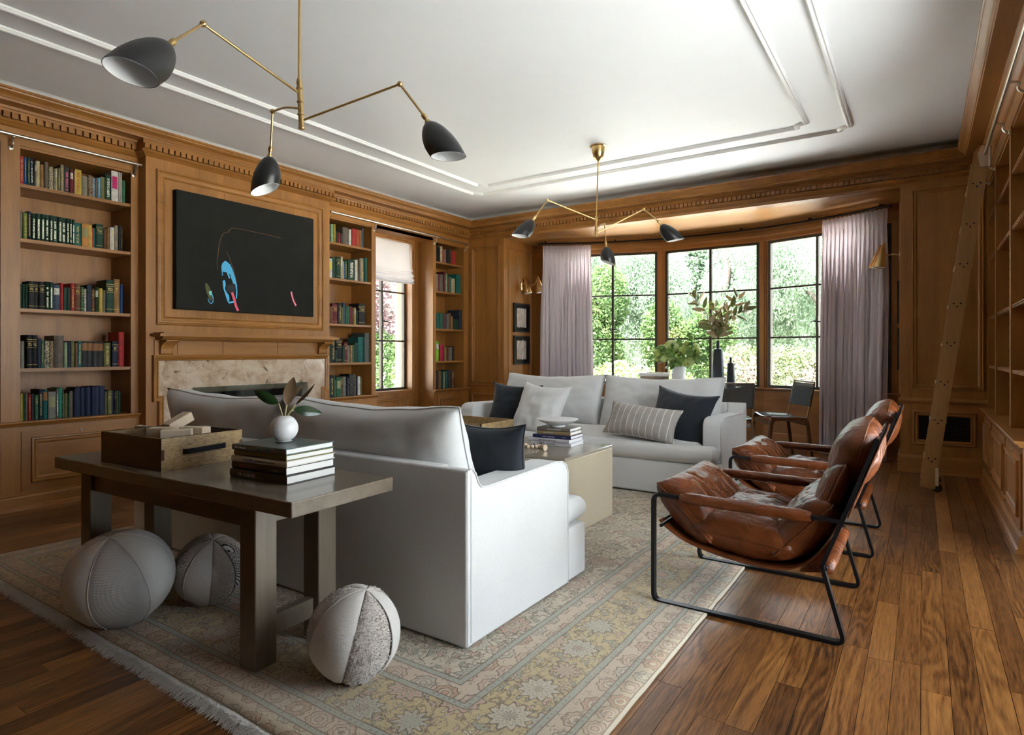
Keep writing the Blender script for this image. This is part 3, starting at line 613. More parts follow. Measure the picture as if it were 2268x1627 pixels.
# ---- floor grille in the right flank panel
gv = thing('wall_vent', 'dark grille set low in the oak panel behind the ladder', 'vent', (.16, YB, .40))
m = MB(); rectframe(m, B, -.075, .385, .255, .555, PM); m.build('vent_moulding', WX, gv, True, angle=25)
m = MB(); lbox(m, B, -.03, .345, .0, .003, .30, .51); m.build('backing', plain('vent_void', (.004, .004, .004), .9), gv)
for k in range(16): m = MB(); m.box(-.02+k*.0232-.003, -.02+k*.0232+.003, YB-.012, YB-.004, .305, .505); m.build('vent_bar', BLACKM, gv)
for k in range(9): m = MB(); m.box(-.025, .34, YB-.014, YB-.008, .315+k*.0225-.003, .315+k*.0225+.003); m.build('vent_bar', BLACKM, gv)
BOOKS = [
(0, 0, '1617 21 196 red,t;1640 16 192 blue,t;1658 15 193 green,t;1674 20 194 navy,w;1697 14 175 grey,l;1711 19 186 cream,t;1731 23 166 tan,n;1757 25 189 brown_grey,n;1783 26 163 cream,m;1815 6 155 grey,n;1822 16 160 cream,l;1839 15 167 olive,t;1857 19 197 beige,t;1878 33 186 charcoal,p;1914 23 174 maroon,l;1938 9 172 peach,n;1948 40 185 yellow,r;1991 41 148 grey,m;2033 31 160 brown,m;2065 15 151 pale_blue,n;2081 15 152 brown_grey,n;2097 17 156 sky_blue,t;2115 27 169 olive,n;2145 42 191 dark_green,w;2189 46 233 white,k;2236 14 232 white,t;2251 14 232 white,t;2267 21 178 green,n'),
(0, 1, '1614 15 192 grey,n;1634 26 183 olive_green,t;1660 22 198 navy,t;1685 23 188 dark_green,W;1709 25 190 dark_green,W;1735 25 190 dark_green,W;1762 23 191 dark_green,W;1786 23 192 dark_green,W;1810 27 192 dark_green,W;1838 25 190 dark_green,W;1864 26 189 dark_green,W;1891 19 189 dark_green,W;1911 16 188 dark_green,W;1928 18 187 dark_green,W;1947 41 169 teal,t;1991 45 169 orange,k;2037 23 169 yellow,t;2061 11 149 red,n;2073 11 148 teal,n;2085 48 183 dark_green,b;2134 23 156 brown,n;2160 17 169 tan,n;2179 31 174 white,t;2211 23 193 beige,n;2236 20 195 black,n;2257 12 195 black,t'),
(0, 2, '1615 10 169 dark_green,n;1626 19 168 dark_green,n;1646 17 170 dark_green,n;1664 33 194 black,b;1698 25 195 black,b;1725 34 195 black,b;1762 25 199 dark_green,W;1788 21 198 dark_green,W;1811 43 183 slate_blue,l;1855 19 198 red,n;1876 22 169 dark_green,n;1899 20 169 dark_green,n;1920 24 202 red,t;1946 37 203 brown,b;1985 19 182 green,b;2005 17 170 white,m;2024 31 200 navy,n;2057 20 175 brown,b;2079 23 189 dark_green,l;2103 27 181 yellow,t;2131 21 170 brown_grey,n;2154 54 250 dark_green,b;2209 43 262 tan,b;2253 19 224 blue,n'),
(0, 3, '1616 24 189 grey,n;1655 31 232 black,b;1686 30 231 black,b;1718 21 208 navy,n;1740 15 197 green,t;1758 28 193 cream,m;1787 28 192 brown,m;1816 59 232 brown_grey,n;1877 21 184 pale_green,t;1899 24 191 navy,n;1925 22 195 olive,n;1948 16 180 brown,n;1965 25 193 teal,t;1991 36 194 charcoal,B;2027 35 193 charcoal,B;2063 35 192 charcoal,B;2099 38 191 charcoal,B;2138 46 183 olive,t;2197 44 197 navy,b;2243 40 269 red,n'),
(0, 4, '1615 17 189 yellow,n;1633 11 175 green,n;1646 14 186 grey,n;1661 16 181 red,t;1679 20 183 charcoal,n;1700 21 174 green,b;1723 24 212 navy,t;1748 29 207 teal,B;1781 46 192 grey,k;1828 17 213 grey,W;1846 21 217 teal_green,n;1868 9 199 cream,m;1878 25 176 olive,n;1904 9 174 green,n;1915 20 190 brown_grey,n;1936 15 201 navy,n;1952 30 215 blue_black,n;1983 30 213 blue_black,n;2014 38 216 blue_black,n;2053 26 217 blue_black,n;2080 31 216 blue_black,n;2112 33 216 blue_black,n;2146 15 176 olive,n;2162 30 183 olive,b;2193 15 180 navy,n;2209 12 180 navy,b;2223 12 177 olive,n;2236 19 171 dark_green,n'),
(1, 0, '4265 25 182 green,n;4296 32 191 pale_green,n;4331 24 194 yellow,n;4357 19 118 dark_green,n;4379 16 118 maroon,n;4397 22 114 red,n;4424 28 111 black,m;4457 79 186 brown_grey,n;4539 34 175 white,n;4578 57 188 red,n;4637 50 188 orange_red,n;4689 27 189 tan,n;4718 26 213 slate_blue,n'),
(1, 1, '4265 47 202 white,y;4315 45 223 dark_green,n;4366 58 230 dark_green,b;4426 26 241 cream,l;4453 15 193 cream,n;4470 16 169 blue,n;4488 23 206 green,t;4517 103 220 dark_green,w;4623 43 229 white,t;4668 24 219 brown_grey,n;4695 58 258 beige,t;4758 34 267 teal,n'),
(1, 2, '4265 16 185 brown,n;4282 33 177 brown,n;4318 69 212 maroon,b;4390 44 223 charcoal,t;4435 22 180 olive,n;4458 35 230 slate_blue,n;4494 17 194 green,n;4512 30 195 green,n;4544 37 195 maroon,n;4583 30 184 brown,n;4615 25 186 yellow,l;4642 24 160 dark_green,n;4683 93 239 black,b'),
(1, 3, '4265 35 277 dark_green,n;4303 54 278 black,t;4358 11 134 green,n;4371 74 266 black,b;4447 29 182 dark_green,n;4478 44 220 maroon,b;4524 30 187 grey,n;4556 27 188 tan,n;4584 27 191 green,n;4615 48 216 dark_green,n;4670 74 280 teal,n;4746 19 282 dark_green,n;4767 95 328 slate_grey,n'),
(1, 4, '4265 16 201 teal,n;4284 47 230 black,t;4334 13 229 green,n;4349 12 180 grey,n;4365 59 208 green,k;4426 29 211 brown,b;4457 42 210 grey,n;4501 20 216 navy,n;4522 15 196 grey,n;4541 82 236 black,m;4625 14 217 tan,n;4640 19 210 navy,n;4661 41 206 white,n;4704 19 191 olive,n'),
(2, 0, '5939 26 187 navy,n;5970 34 191 black,n;6008 40 192 black,n;6052 51 208 cream,n;6109 29 178 red,n;6141 29 183 grey,n;6181 64 187 black,n;6249 39 195 brown,n;6293 65 178 red,n'),
(2, 1, '5948 60 219 beige,n;6011 28 226 maroon,n;6043 75 221 brown_grey,n;6123 36 265 maroon,n;6163 41 240 pale_green,n;6208 21 208 maroon,n;6233 50 210 green,n;6288 74 193 cream,n;6369 100 257 teal,n'),
(2, 2, '5939 37 200 maroon,n;5982 55 202 teal,n;6041 66 205 green,n;6112 33 202 maroon,n;6147 27 204 slate_blue,n;6177 47 202 grey,m;6226 46 215 brown,n;6274 37 174 tan,n;6318 113 142 dark_green,n;6440 96 264 navy,n'),
(2, 3, '5939 15 245 green,n;5957 67 253 lime_green,l;6041 77 207 crimson,n;6136 43 182 tan,n;6197 34 180 brown,n;6235 53 180 grey,n;6295 46 190 charcoal,n'),
(2, 4, '5939 26 225 brown,n;5970 23 225 black,n;5998 32 233 brown,n;6035 22 235 tan,n;6059 55 223 dark_green,n;6118 27 222 pale_green,n;6147 21 222 maroon,n;6172 36 230 teal,n;6213 75 241 charcoal,n;6293 72 228 brown,b')]
# ================================================ BOOKS ON THE SHELVES
RGB = dict(beige=(150,135,112), black=(34,34,36), blue=(45,85,150), blue_black=(30,42,72), brown=(112,72,46), brown_grey=(112,100,88), charcoal=(54,53,52), cream=(190,176,140), crimson=(185,38,70), dark_green=(34,66,50), green=(52,104,72), grey=(128,126,114), lime_green=(140,200,45), maroon=(112,40,46), navy=(32,42,62), olive=(112,110,66), olive_green=(130,145,70), orange=(208,142,72), orange_red=(182,82,52), pale_blue=(130,165,190), pale_green=(138,164,130), peach=(215,165,130), red=(178,48,48), sky_blue=(105,165,205), slate_blue=(66,80,100), slate_grey=(88,94,90), tan=(158,118,72), teal=(24,98,92), teal_green=(20,135,110), white=(212,208,200), yellow=(192,166,64))
STY = dict(n=1.0, t=.92, w=.84, W=.76, l=.68, b=.60, k=.52, m=.44, r=.36, p=.28, B=.20, y=.12)
def book_mat():
    t = NT('book_cloth'); oi = t.n('ShaderNodeObjectInfo').outputs; c = oi['Color']; a = oi['Alpha']; r = oi['Random']
    g = t.xyz(t.pos('Generated')); x, y, z = g[0], g[1], g[2]
    front = t.math('LESS_THAN', y, .12); rz = t.math('MULTIPLY', r, 50.0)
    def is_(v): return t.math('COMPARE', a, v, .03)
    def band(v, lo, hi): return t.math('MULTIPLY', t.math('GREATER_THAN', v, lo), t.math('LESS_THAN', v, hi))
    def mul(*s):
        q = s[0]
        for k in s[1:]: q = t.math('MULTIPLY', q, k)
        return q
    def mx(*s):
        q = s[0]
        for k in s[1:]: q = t.math('MAXIMUM', q, k)
        return q
    sq = t.noise(t.vec(t.math('MULTIPLY', x, 5.0), rz, t.math('MULTIPLY', z, 62.0)), 1.0, 2).outputs['Fac']
    wd = t.noise(t.vec(0.0, rz, t.math('MULTIPLY', z, 9.0)), 1.0, 1).outputs['Fac']
    script = mul(t.math('GREATER_THAN', sq, .50), t.math('GREATER_THAN', wd, .40), band(x, .30, .68), band(z, .12, .88), front)
    bold = mul(t.math('GREATER_THAN', sq, .44), t.math('GREATER_THAN', wd, .36), band(x, .28, .72), band(z, .08, .80), front)
    bands = mul(mx(band(z, .86, .875), band(z, .80, .81), band(z, .62, .63), mul(band(z, .67, .76), t.math('GREATER_THAN', sq, .5), band(x, .2, .8)), band(z, .10, .115)), front)
    lab = mul(band(z, .60, .86), band(x, .12, .88), front); klab = mul(band(z, .42, .82), band(x, .10, .90), front)
    mot = mul(t.math('GREATER_THAN', t.noise(t.vec(t.math('MULTIPLY', x, 4.0), rz, t.math('MULTIPLY', z, 18.0)), 1.0, 3).outputs['Fac'], .5), front)
    gold = (.50, .36, .12, 1); wht = (.72, .69, .60, 1)
    worn = t.noise(t.pos('world'), 26, 4).outputs['Fac']
    col = t.mix(1.0, c, t.ramp(worn, [(.3, (.72,.72,.72,1)), (.7, (1.12,1.12,1.12,1))]), 'MULTIPLY')
    col = t.mix(mul(is_(.92), script), col, gold); col = t.mix(mul(is_(.84), script), col, wht); col = t.mix(mul(is_(.76), bold), col, (.80, .76, .58, 1))
    col = t.mix(mul(is_(.68), lab), col, t.mix(t.math('GREATER_THAN', sq, .56), (.62, .60, .50, 1), (.05, .05, .05, 1)))
    col = t.mix(mul(is_(.60), bands), col, gold)
    col = t.mix(mul(is_(.52), klab), col, t.mix(t.math('GREATER_THAN', t.xyz(c)[2], .3), (.25, .24, .12, 1), (.46, .02, .13, 1)))
    col = t.mix(mul(is_(.44), mot), col, t.mix(r, (.04, .04, .04, 1), (.42, .34, .2, 1)))
    col = t.mix(mul(is_(.36), script), col, (.40, .05, .03, 1)); col = t.mix(mul(is_(.28), bold), col, (.55, .10, .22, 1))
    col = t.mix(mul(is_(.20), band(z, .64, .93), front), col, (.24, .11, .045, 1))
    col = t.mix(mul(is_(.12), klab), col, (.60, .50, .06, 1))
    return t.set(col, .62, spec=.3)
BOOKM = book_mat(); PAGEM = plain('book_pages', (.62, .56, .44), .85, nscale=120, amt=.15)
def book_mesh(nm, bulge, board):
    m = MB(); n = 5
    arc = [(-.5+i/n, -bulge*(1-(2*i/n-1)**2)) for i in range(n+1)]
    outl = arc+[(.5, 1), (.5-board, 1), (.5-board, .05), (-.5+board, .05), (-.5+board, 1), (-.5, 1)]
    m.prism(outl, lambda p, t: (p[0], p[1], t), 0, 1); m.box(-.5+board, .5-board, .05, .96, .012, .982, 1)
    o = m.build('book', [BOOKM, PAGEM], local=True); me = o.data; bpy.data.objects.remove(o); return me
BKM = [book_mesh('a', .05, .09), book_mesh('b', .02, .12), book_mesh('c', .08, .07)]
ORD = 'first second third fourth fifth sixth seventh eighth ninth tenth eleventh twelfth thirteenth fourteenth fifteenth sixteenth seventeenth eighteenth nineteenth twentieth'.split(); ORD += ['twenty-'+o for o in ORD[:9]]+['thirtieth', 'thirty-first', 'thirty-second']
ROW = ['top row', 'second row', 'third row', 'fourth row', 'bottom row']
CASE = ['of bookcase left of the fireplace', 'of bookcase between fireplace and window', 'of the far corner bookcase']
rb = random.Random(11)
for case, sh, data in BOOKS:
    z0 = (SHZ+[.605])[sh]
    items = data.split(';'); prev = 0
    for k, it in enumerate(items):
        p = it.split(); u, wd, hh = [int(q)/1000 for q in p[:3]]; cn, st = p[3].split(',')
        u = max(u, prev+.0005); hh = min(hh, (2.482 if sh == 0 else ([0]+SHZ)[sh]-.026)-z0-.004); hi = [2.314, 4.835, 6.498][case]
        if u+wd > hi: wd = hi-u
        wd = max(wd, .006); prev = u+wd
        dep = min(.30, hh*rb.uniform(.62, .78)); o = -.028-rb.uniform(0, .012)
        b = inst(BKM[0 if st in 'bB' else rb.choice([0, 1, 2])], 'book', L(u+wd/2, o, z0+.0003), None, (wd, dep, hh), PI/2)
        b.color = (*[q*.82 for q in srgb(*RGB[cn])[:3]], STY[st])
        tag(b, '%s book %s from left, %s %s' % (cn.replace('_', ' '), ORD[k], ROW[sh], CASE[case]), 'book', 'books in the %s %s' % (ROW[sh], CASE[case]))
b = inst(BKM[1], 'book', (XR+.03, 5.99, 1.8703), None, (.035, .20, .27), -PI/2); b.color = (*srgb(45,70,120)[:3], 1.0)
tag(b, 'single blue book standing in the empty bookcase behind the ladder', 'book')

# ================================================ CHANDELIERS
def orient(axis):                                    # local +Z runs along axis
    return Vector(axis).to_track_quat('Z', 'Y').to_matrix().to_4x4()
def shade(parent, top, mouth, R_, kcut=.22):
    top = Vector(top); ax = (Vector(mouth)-top); Ln = ax.length*1.02; ax.normalize()
    upv = Vector((0,0,1)); e1 = (upv-ax*upv.dot(ax)); e1 = e1.normalized() if e1.length > .12 else Vector((ax.y, -ax.x, 0)).normalized() if abs(ax.x)+abs(ax.y) > .01 else Vector((1,0,0)); e2 = ax.cross(e1)
    def pt(th, v, R0, z0):
        ln = Ln*(1+kcut*math.cos(th)); t = v; r = R0*min(1, (1-(1-t)**2.6)**.62)*(1-.06*max(0, t-.7)/.3)
        r = max(r, .0)
        return top+ax*(z0+ln*t*(1-z0/Ln))+(e1*math.cos(th)+e2*math.sin(th))*r
    m = MB(); m.grid(lambda u, v: pt(2*PI*u, v, R_, 0), 36, 18, cu=True); m.grid(lambda u, v: pt(2*PI*u, 1-.0001-v*.02, R_-.0022*v, 0), 36, 1, cu=True)
    s_ = m.build('lamp_shade', SHADEB, parent, True)
    m = MB(); m.grid(lambda u, v: pt(2*PI*u, 1-.999*v, R_-.0025, .004), 36, 18, cu=True); m.build('shade_lining', SHADEW, s_, True)
    m = MB(); m.lathe([(.0, .135), (.018, .13), (.028, .11), (.028, .09), (.018, .062), (.012, .05), (.012, .01)], 16, Matrix.Translation(top) @ orient(ax)); m.build('bulb', plain('frosted_bulb', (.75, .75, .74), .3), s_, True)
    m = MB(); M = Matrix.Translation(top) @ orient(-ax); m.lathe([(.013, -.006), (.013, .004), (.008, .008), (.008, .020), (.011, .024), (.012, .040), (.008, .048), (.006, .050)], 16, M); m.build('shade_socket', BRASS, parent, True, angle=40)
def KS(p): return (p[0]*1.052, p[1]*1.052, 1.08+(p[2]-1.08)*1.052)
def chandelier(label, stem, ctop, cbot, arms, canopy_z):
    stem = (stem[0]*1.052, stem[1]*1.052); ctop, cbot = KS(ctop), KS(cbot); arms = [(KS(a), KS(b), KS(c), KS(d), e, f*1.052) for a, b, c, d, e, f in arms]
    t = thing('chandelier', label, 'chandelier', (stem[0], stem[1], canopy_z))
    m = MB(); m.lathe([(.074, canopy_z), (.074, canopy_z-.006), (.058, canopy_z-.010), (.056, canopy_z-.05), (.045, canopy_z-.095), (.022, canopy_z-.125), (.008, canopy_z-.135), (.006, canopy_z-.14)][::-1], 28, Matrix.Translation((stem[0], stem[1], 0))); m.build('canopy', BRASS, t, True, angle=40)
    m = MB(); m.tube([(stem[0], stem[1], canopy_z-.13), ctop], .0065, 12); m.lathe([(.010, canopy_z-.175), (.011, canopy_z-.165), (.010, canopy_z-.15)], 12, Matrix.Translation((stem[0], stem[1], 0))); m.build('stem', BRASS, t, True, angle=40)
    a, b = Vector(ctop), Vector(cbot); ln = (a-b).length; M = Matrix.Translation(b) @ orient(a-b)
    pr = [(.004, -.008), (.014, -.004), (.016, .0), (.013, .004)]
    for f in (.27, .52, .79): pr += [(.0125, ln*f-.006), (.016, ln*f-.003), (.016, ln*f+.003), (.0125, ln*f+.006)]
    pr += [(.0125, ln*.86), (.0145, ln*.88), (.012, ln*.95), (.0075, ln)]
    m = MB(); m.lathe(pr, 16, M); m.build('column', BRASS, t, True, angle=35)
    for at, el, tp, mo, cur, Rs in arms:
        at, el, tp, mo = map(Vector, (at, el, tp, mo)); mid = (at+el)/2+Vector((0,0,cur))
        e2 = tp-(mo-tp).normalized()*.045
        m = MB(); m.tube(catmull([at, mid, el], 6), .0055, 10); m.tube([el, e2], .0055, 10); m.lathe([(.001,-.013)]+[(.013*math.cos(q*PI/10), .013*math.sin(q*PI/10)) for q in range(-4, 5)]+[(.001,.013)], 14, Matrix.Translation(el)); m.build('arm', BRASS, t, True, angle=50)
        shade(t, tp, mo, Rs)
chandelier('large brass chandelier with three black shades hanging nearest the camera', (-2.275, 1.713), (-2.276, 1.712, 2.286), (-2.267, 1.718, 2.064),
  [((-2.277,1.711,2.219), (-2.197,1.235,2.287), (-2.068,1.045,2.093), (-1.996,.90,1.931), 0, .072), ((-2.261,1.722,2.10), (-1.88,1.93,2.241), (-1.747,1.959,2.058), (-1.649,1.976,1.901), 0, .069), ((-2.276,1.712,2.151), (-2.602,1.806,2.24), (-2.641,1.816,2.036), (-2.66,1.804,1.875), .012, .066)], ZT)
chandelier('brass chandelier with three black shades hanging in front of the bow window', (-2.266, 4.678), (-2.279, 4.669, 2.226), (-2.282, 4.667, 2.055),
  [((-2.285,4.665,2.196), (-2.548,4.312,2.322), (-2.619,4.204,2.149), (-2.674,4.107,2.012), 0, .066), ((-2.272,4.674,2.085), (-1.968,4.942,2.295), (-1.846,5.023,2.165), (-1.745,5.092,2.034), 0, .066), ((-2.266,4.678,2.135), (-2.374,5.03,2.232), (-2.361,5.039,2.029), (-2.347,5.049,1.887), .008, .066)], ZT)

# ================================================ SCONCES AND FRAMED PICTURES IN THE BOW
def sconce(F, u, z, label, sgn, o1=.075, o2=.285):
    t = thing('wall_sconce', label, 'sconce', F(u, 0, z))
    ax = Vector(F(u, 1, z))-Vector(F(u, 0, z)); m = MB(); m.lathe([(.062, 0), (.062, .008), (.055, .012), (.0, .013)], 28, Matrix.Translation(F(u, 0, z)) @ orient(ax)); m.build('backplate', BRASS, t, True, angle=40)
    def cone(u0, o0, z0, name):
        tip = Vector(F(u0, o0, z0+.12)); base = Vector(F(u0+sgn*.0, o0+.045, z0-.105)); d = base-tip; M = Matrix.Translation(tip) @ orient(d); ln = d.length
        m = MB(); m.lathe([(.003, 0), (.008, .004), (.060, ln), (.058, ln), (.007, .008)], 28, M); c = m.build('cone_shade', BRASS, t, True, angle=40)
        m = MB(); m.lathe([(.006, .010), (.0575, ln-.001)], 28, M); m.build('shade_lining', SHADEW, c, True)
    cone(u-.04, o1, z, 'a'); cone(u-.06+.12*(o2 < .2), o2, z, 'b')
    m = MB(); m.tube([F(u, 0, z), F(u, .05, z+.01), F(u+.01, .075, z+.02)], .006, 10); m.tube(catmull([F(u, .045, z+.008), F(u-.02, .03+o2*.42, z+.005), F(u-.04, o2*.77, z+.015), F(u-.06+.06*(o2 < .2), o2*.92, z+.045), F(u-.06+.12*(o2 < .2), o2, z+.11)], 5), .0055, 10); m.build('arm', BRASS, t, True, angle=50)
sconce(JLf, 7.06, 1.985, 'brass sconce with two cone shades above the framed pictures', 1)
sconce(JRf, 6.78, 1.99, 'brass sconce with cone shades beside the curtain at the right of the bow window', 1, .13, .165)
def picture_mat(seed):
    t = NT('book_edge_photograph'); p = t.xyz(t.pos('Generated')); v = t.vec(t.math('MULTIPLY', p[1], 26.0), seed, t.math('MULTIPLY', p[2], 2.2)); n = t.noise(v, 1.0, 4, .6).outputs['Fac']
    inx = t.math('LESS_THAN', t.math('ABSOLUTE', t.math('SUBTRACT', p[1], .5)), t.math('ADD', .33, t.math('MULTIPLY', t.math('SUBTRACT', n, .5), .02)))
    inz = t.math('LESS_THAN', t.math('ABSOLUTE', t.math('SUBTRACT', p[2], .5)), t.math('ADD', .36, t.math('MULTIPLY', t.math('SUBTRACT', n, .5), .16)))
    pic = t.ramp(n, [(.3, (.16, .10, .07, 1)), (.42, (.62, .50, .36, 1)), (.5, (.30, .24, .22, 1)), (.58, (.66, .60, .52, 1)), (.7, (.45, .48, .62, 1))])
    return t.set(t.mix(t.math('MULTIPLY', inx, inz), (.012, .012, .012, 1), pic), .25)
def framed(F, u0, u1, z0, z1, label, seed):
    t = thing('framed_picture', label, 'picture', F((u0+u1)/2, 0, (z0+z1)/2)); m = MB(); rectframe(m, F, u0, u1, z0, z1, [(0,0),(0,.028),(.018,.028),(.020,.016)], .0); m.build('picture_frame', plain('black_lacquer_frame', (.012,.011,.010), .35), t)
    m = MB(); lbox(m, F, u0+.017, u1-.017, .004, .014, z0+.017, z1-.017); m.build('print', picture_mat(seed), t)
framed(JLf, 6.83, 7.22, 1.352, 1.745, 'upper of two black framed pictures under the sconce', 3.1)
framed(JLf, 6.83, 7.22, .915, 1.305, 'lower of two black framed pictures under the sconce', 8.7)
framed(JRf, 6.73, 7.03, 1.352, 1.745, 'upper framed picture seen edge-on beside the right curtain', 13.3)
framed(JRf, 6.73, 7.03, .915, 1.305, 'lower framed picture seen edge-on beside the right curtain', 18.9)

# ================================================ CURTAINS, ROD, ROMAN SHADE
def arcpt(a, r): return (BC[0]+r*math.sin(a), BC[1]+r*math.cos(a))
CUR = fabric('lilac_white_drapery', (.80, .755, .785), .06, 700, bump=.15)
t_ = CUR.node_tree; bs = t_.nodes['Principled BSDF']; tl = t_.nodes.new('ShaderNodeBsdfTranslucent'); tl.inputs[0].default_value = (.86, .80, .83, 1); mx = t_.nodes.new('ShaderNodeMixShader'); mx.inputs[0].default_value = .6
t_.links.new(bs.outputs[0], mx.inputs[1]); t_.links.new(tl.outputs[0], mx.inputs[2]); t_.links.new(mx.outputs[0], t_.nodes['Material Output'].inputs[0])
rod = thing('curtain_rod', 'curved black curtain rod following the bow window', 'rod', (BC[0], BC[1]+3.72, 2.52))
a0, a1 = math.radians(-33.5), math.radians(31.0)
m = MB(); m.tube([(*arcpt(a0+(a1-a0)*k/60, 3.72), 2.52) for k in range(61)], .011, 10); m.build('rod_tube', BLACKM, rod, True, angle=50)
for a in (-32, -18, -6, 6, 18, 29.5):
    a = math.radians(a); m = MB(); p = arcpt(a, 3.72); m.tube([(*p, 2.52), (*p, 2.545), (*arcpt(a, 3.90), 2.548)], .008, 8); m.build('rod_bracket', BLACKM, rod, True, angle=50)
def curtain(label, b0, b1, c0, c1, nf, seed, zb=.01):
    """top edge from angle b0..b1, hem from c0..c1 (degrees), nf folds"""
    am = math.radians((b0+b1)/2); t = thing('curtain', label, 'curtain', (*arcpt(am, 3.68), 0), 0, None); r = random.Random(seed)
    ph = [r.uniform(-.25, .25) for _ in range(nf+2)]; amp = [r.uniform(.7, 1.25) for _ in range(nf+2)]; NU, NV = nf*16, 28; zt = 2.482
    def pt(u, v):
        z = zb+(zt-zb)*v; s_ = u*nf; i = int(s_); f = s_-i; q = min(i, nf); A = amp[q]*(1-f)+amp[min(q+1, nf)]*f; P_ = ph[q]*(1-f)+ph[min(q+1, nf)]*f
        k = 1-v; bb = math.radians(b0+(b1-b0)*u); cc = math.radians(c0+(c1-c0)*u); a = bb*v+cc*k
        w1 = math.sin(2*PI*(s_+P_*min(1, k*2.2))); pin = math.exp(-((v-.955)/.035)**2)
        d = .036*A*w1*(.55+.55*min(1, k*1.6))+.010*math.sin(2*PI*(s_*2.3+seed+k*.7))*min(1, k*3)
        d = d*(1-.45*pin)+pin*.012*math.sin(6*PI*s_)
        rr = 3.665-d; aa = a+.008*A*math.sin(4*PI*s_)*min(1, k*3)
        return (*arcpt(aa, rr), z)
    m = MB(); m.grid(pt, NU, NV); c = m.build('drape', CUR, t, True)
    md = c.modifiers.new('thickness', 'SOLIDIFY'); md.thickness = .003
    for i in range(nf+1):
        a = math.radians(b0+(b1-b0)*(i/nf)); p = arcpt(a, 3.72); m = MB(); e = Vector((math.cos(a), -math.sin(a), 0)); n_ = Vector((math.sin(a), math.cos(a), 0))
        m.tube([Vector((*p, 2.512))+n_*.019*math.cos(2*PI*k/14)+Vector((0,0,.019*math.sin(2*PI*k/14))) for k in range(14)], .0028, 6, closed=True); m.build('curtain_ring', BLACKM, t, True)
curtain('pale lilac drape hanging at the left end of the bow window', -32.6, -22.8, -33.0, -22.2, 13, 2)
curtain('pale lilac drape hanging at the right end of the bow window', 20.8, 31.2, 20.4, 30.6, 15, 5)
rs = thing('roman_shade', 'white roman shade drawn part way down the small window', 'shade', (-5.385, 5.387, 2.45))
SHC = fabric('white_shade_linen', (.70, .68, .69), .05, 600, bump=.1)
t_ = SHC.node_tree; bs = t_.nodes['Principled BSDF']; tl = t_.nodes.new('ShaderNodeBsdfTranslucent'); tl.inputs[0].default_value = (.8, .76, .76, 1); mx = t_.nodes.new('ShaderNodeMixShader'); mx.inputs[0].default_value = .35
t_.links.new(bs.outputs[0], mx.inputs[1]); t_.links.new(tl.outputs[0], mx.inputs[2]); t_.links.new(mx.outputs[0], t_.nodes['Material Output'].inputs[0])
prof = [(-5.405, 2.452), (-5.40, 2.30), (-5.395, 2.20)]
prof += [(-5.375, 2.13), (-5.362, 2.10), (-5.380, 2.085), (-5.360, 2.06), (-5.345, 2.035), (-5.368, 2.02), (-5.345, 2.00), (-5.338, 1.982), (-5.362, 1.97), (-5.342, 1.955), (-5.345, 1.940), (-5.372, 1.945), (-5.385, 1.96)]
q = catmull([(p[0], 0, p[1]) for p in prof], 5)
m = MB(); n = len(q); vs = []; NY = 20
for j in range(NY+1):
    y = 5.045+(5.735-5.045)*j/NY
    for v in q: vs.append((v.x+.004*math.sin(7*y+30*v.z)*(2.3-v.z), y+(.010*(2.2-v.z)*(2*j/NY-1)*3 if v.z < 2.2 else 0), v.z-.012*math.sin(PI*j/NY)*(v.z < 2.15)))
m.add(vs, [(j*n+i, (j+1)*n+i, (j+1)*n+i+1, j*n+i+1) for j in range(NY) for i in range(n-1)]); o = m.build('shade_cloth', SHC, rs, True); o.modifiers.new('thickness', 'SOLIDIFY').thickness = .003
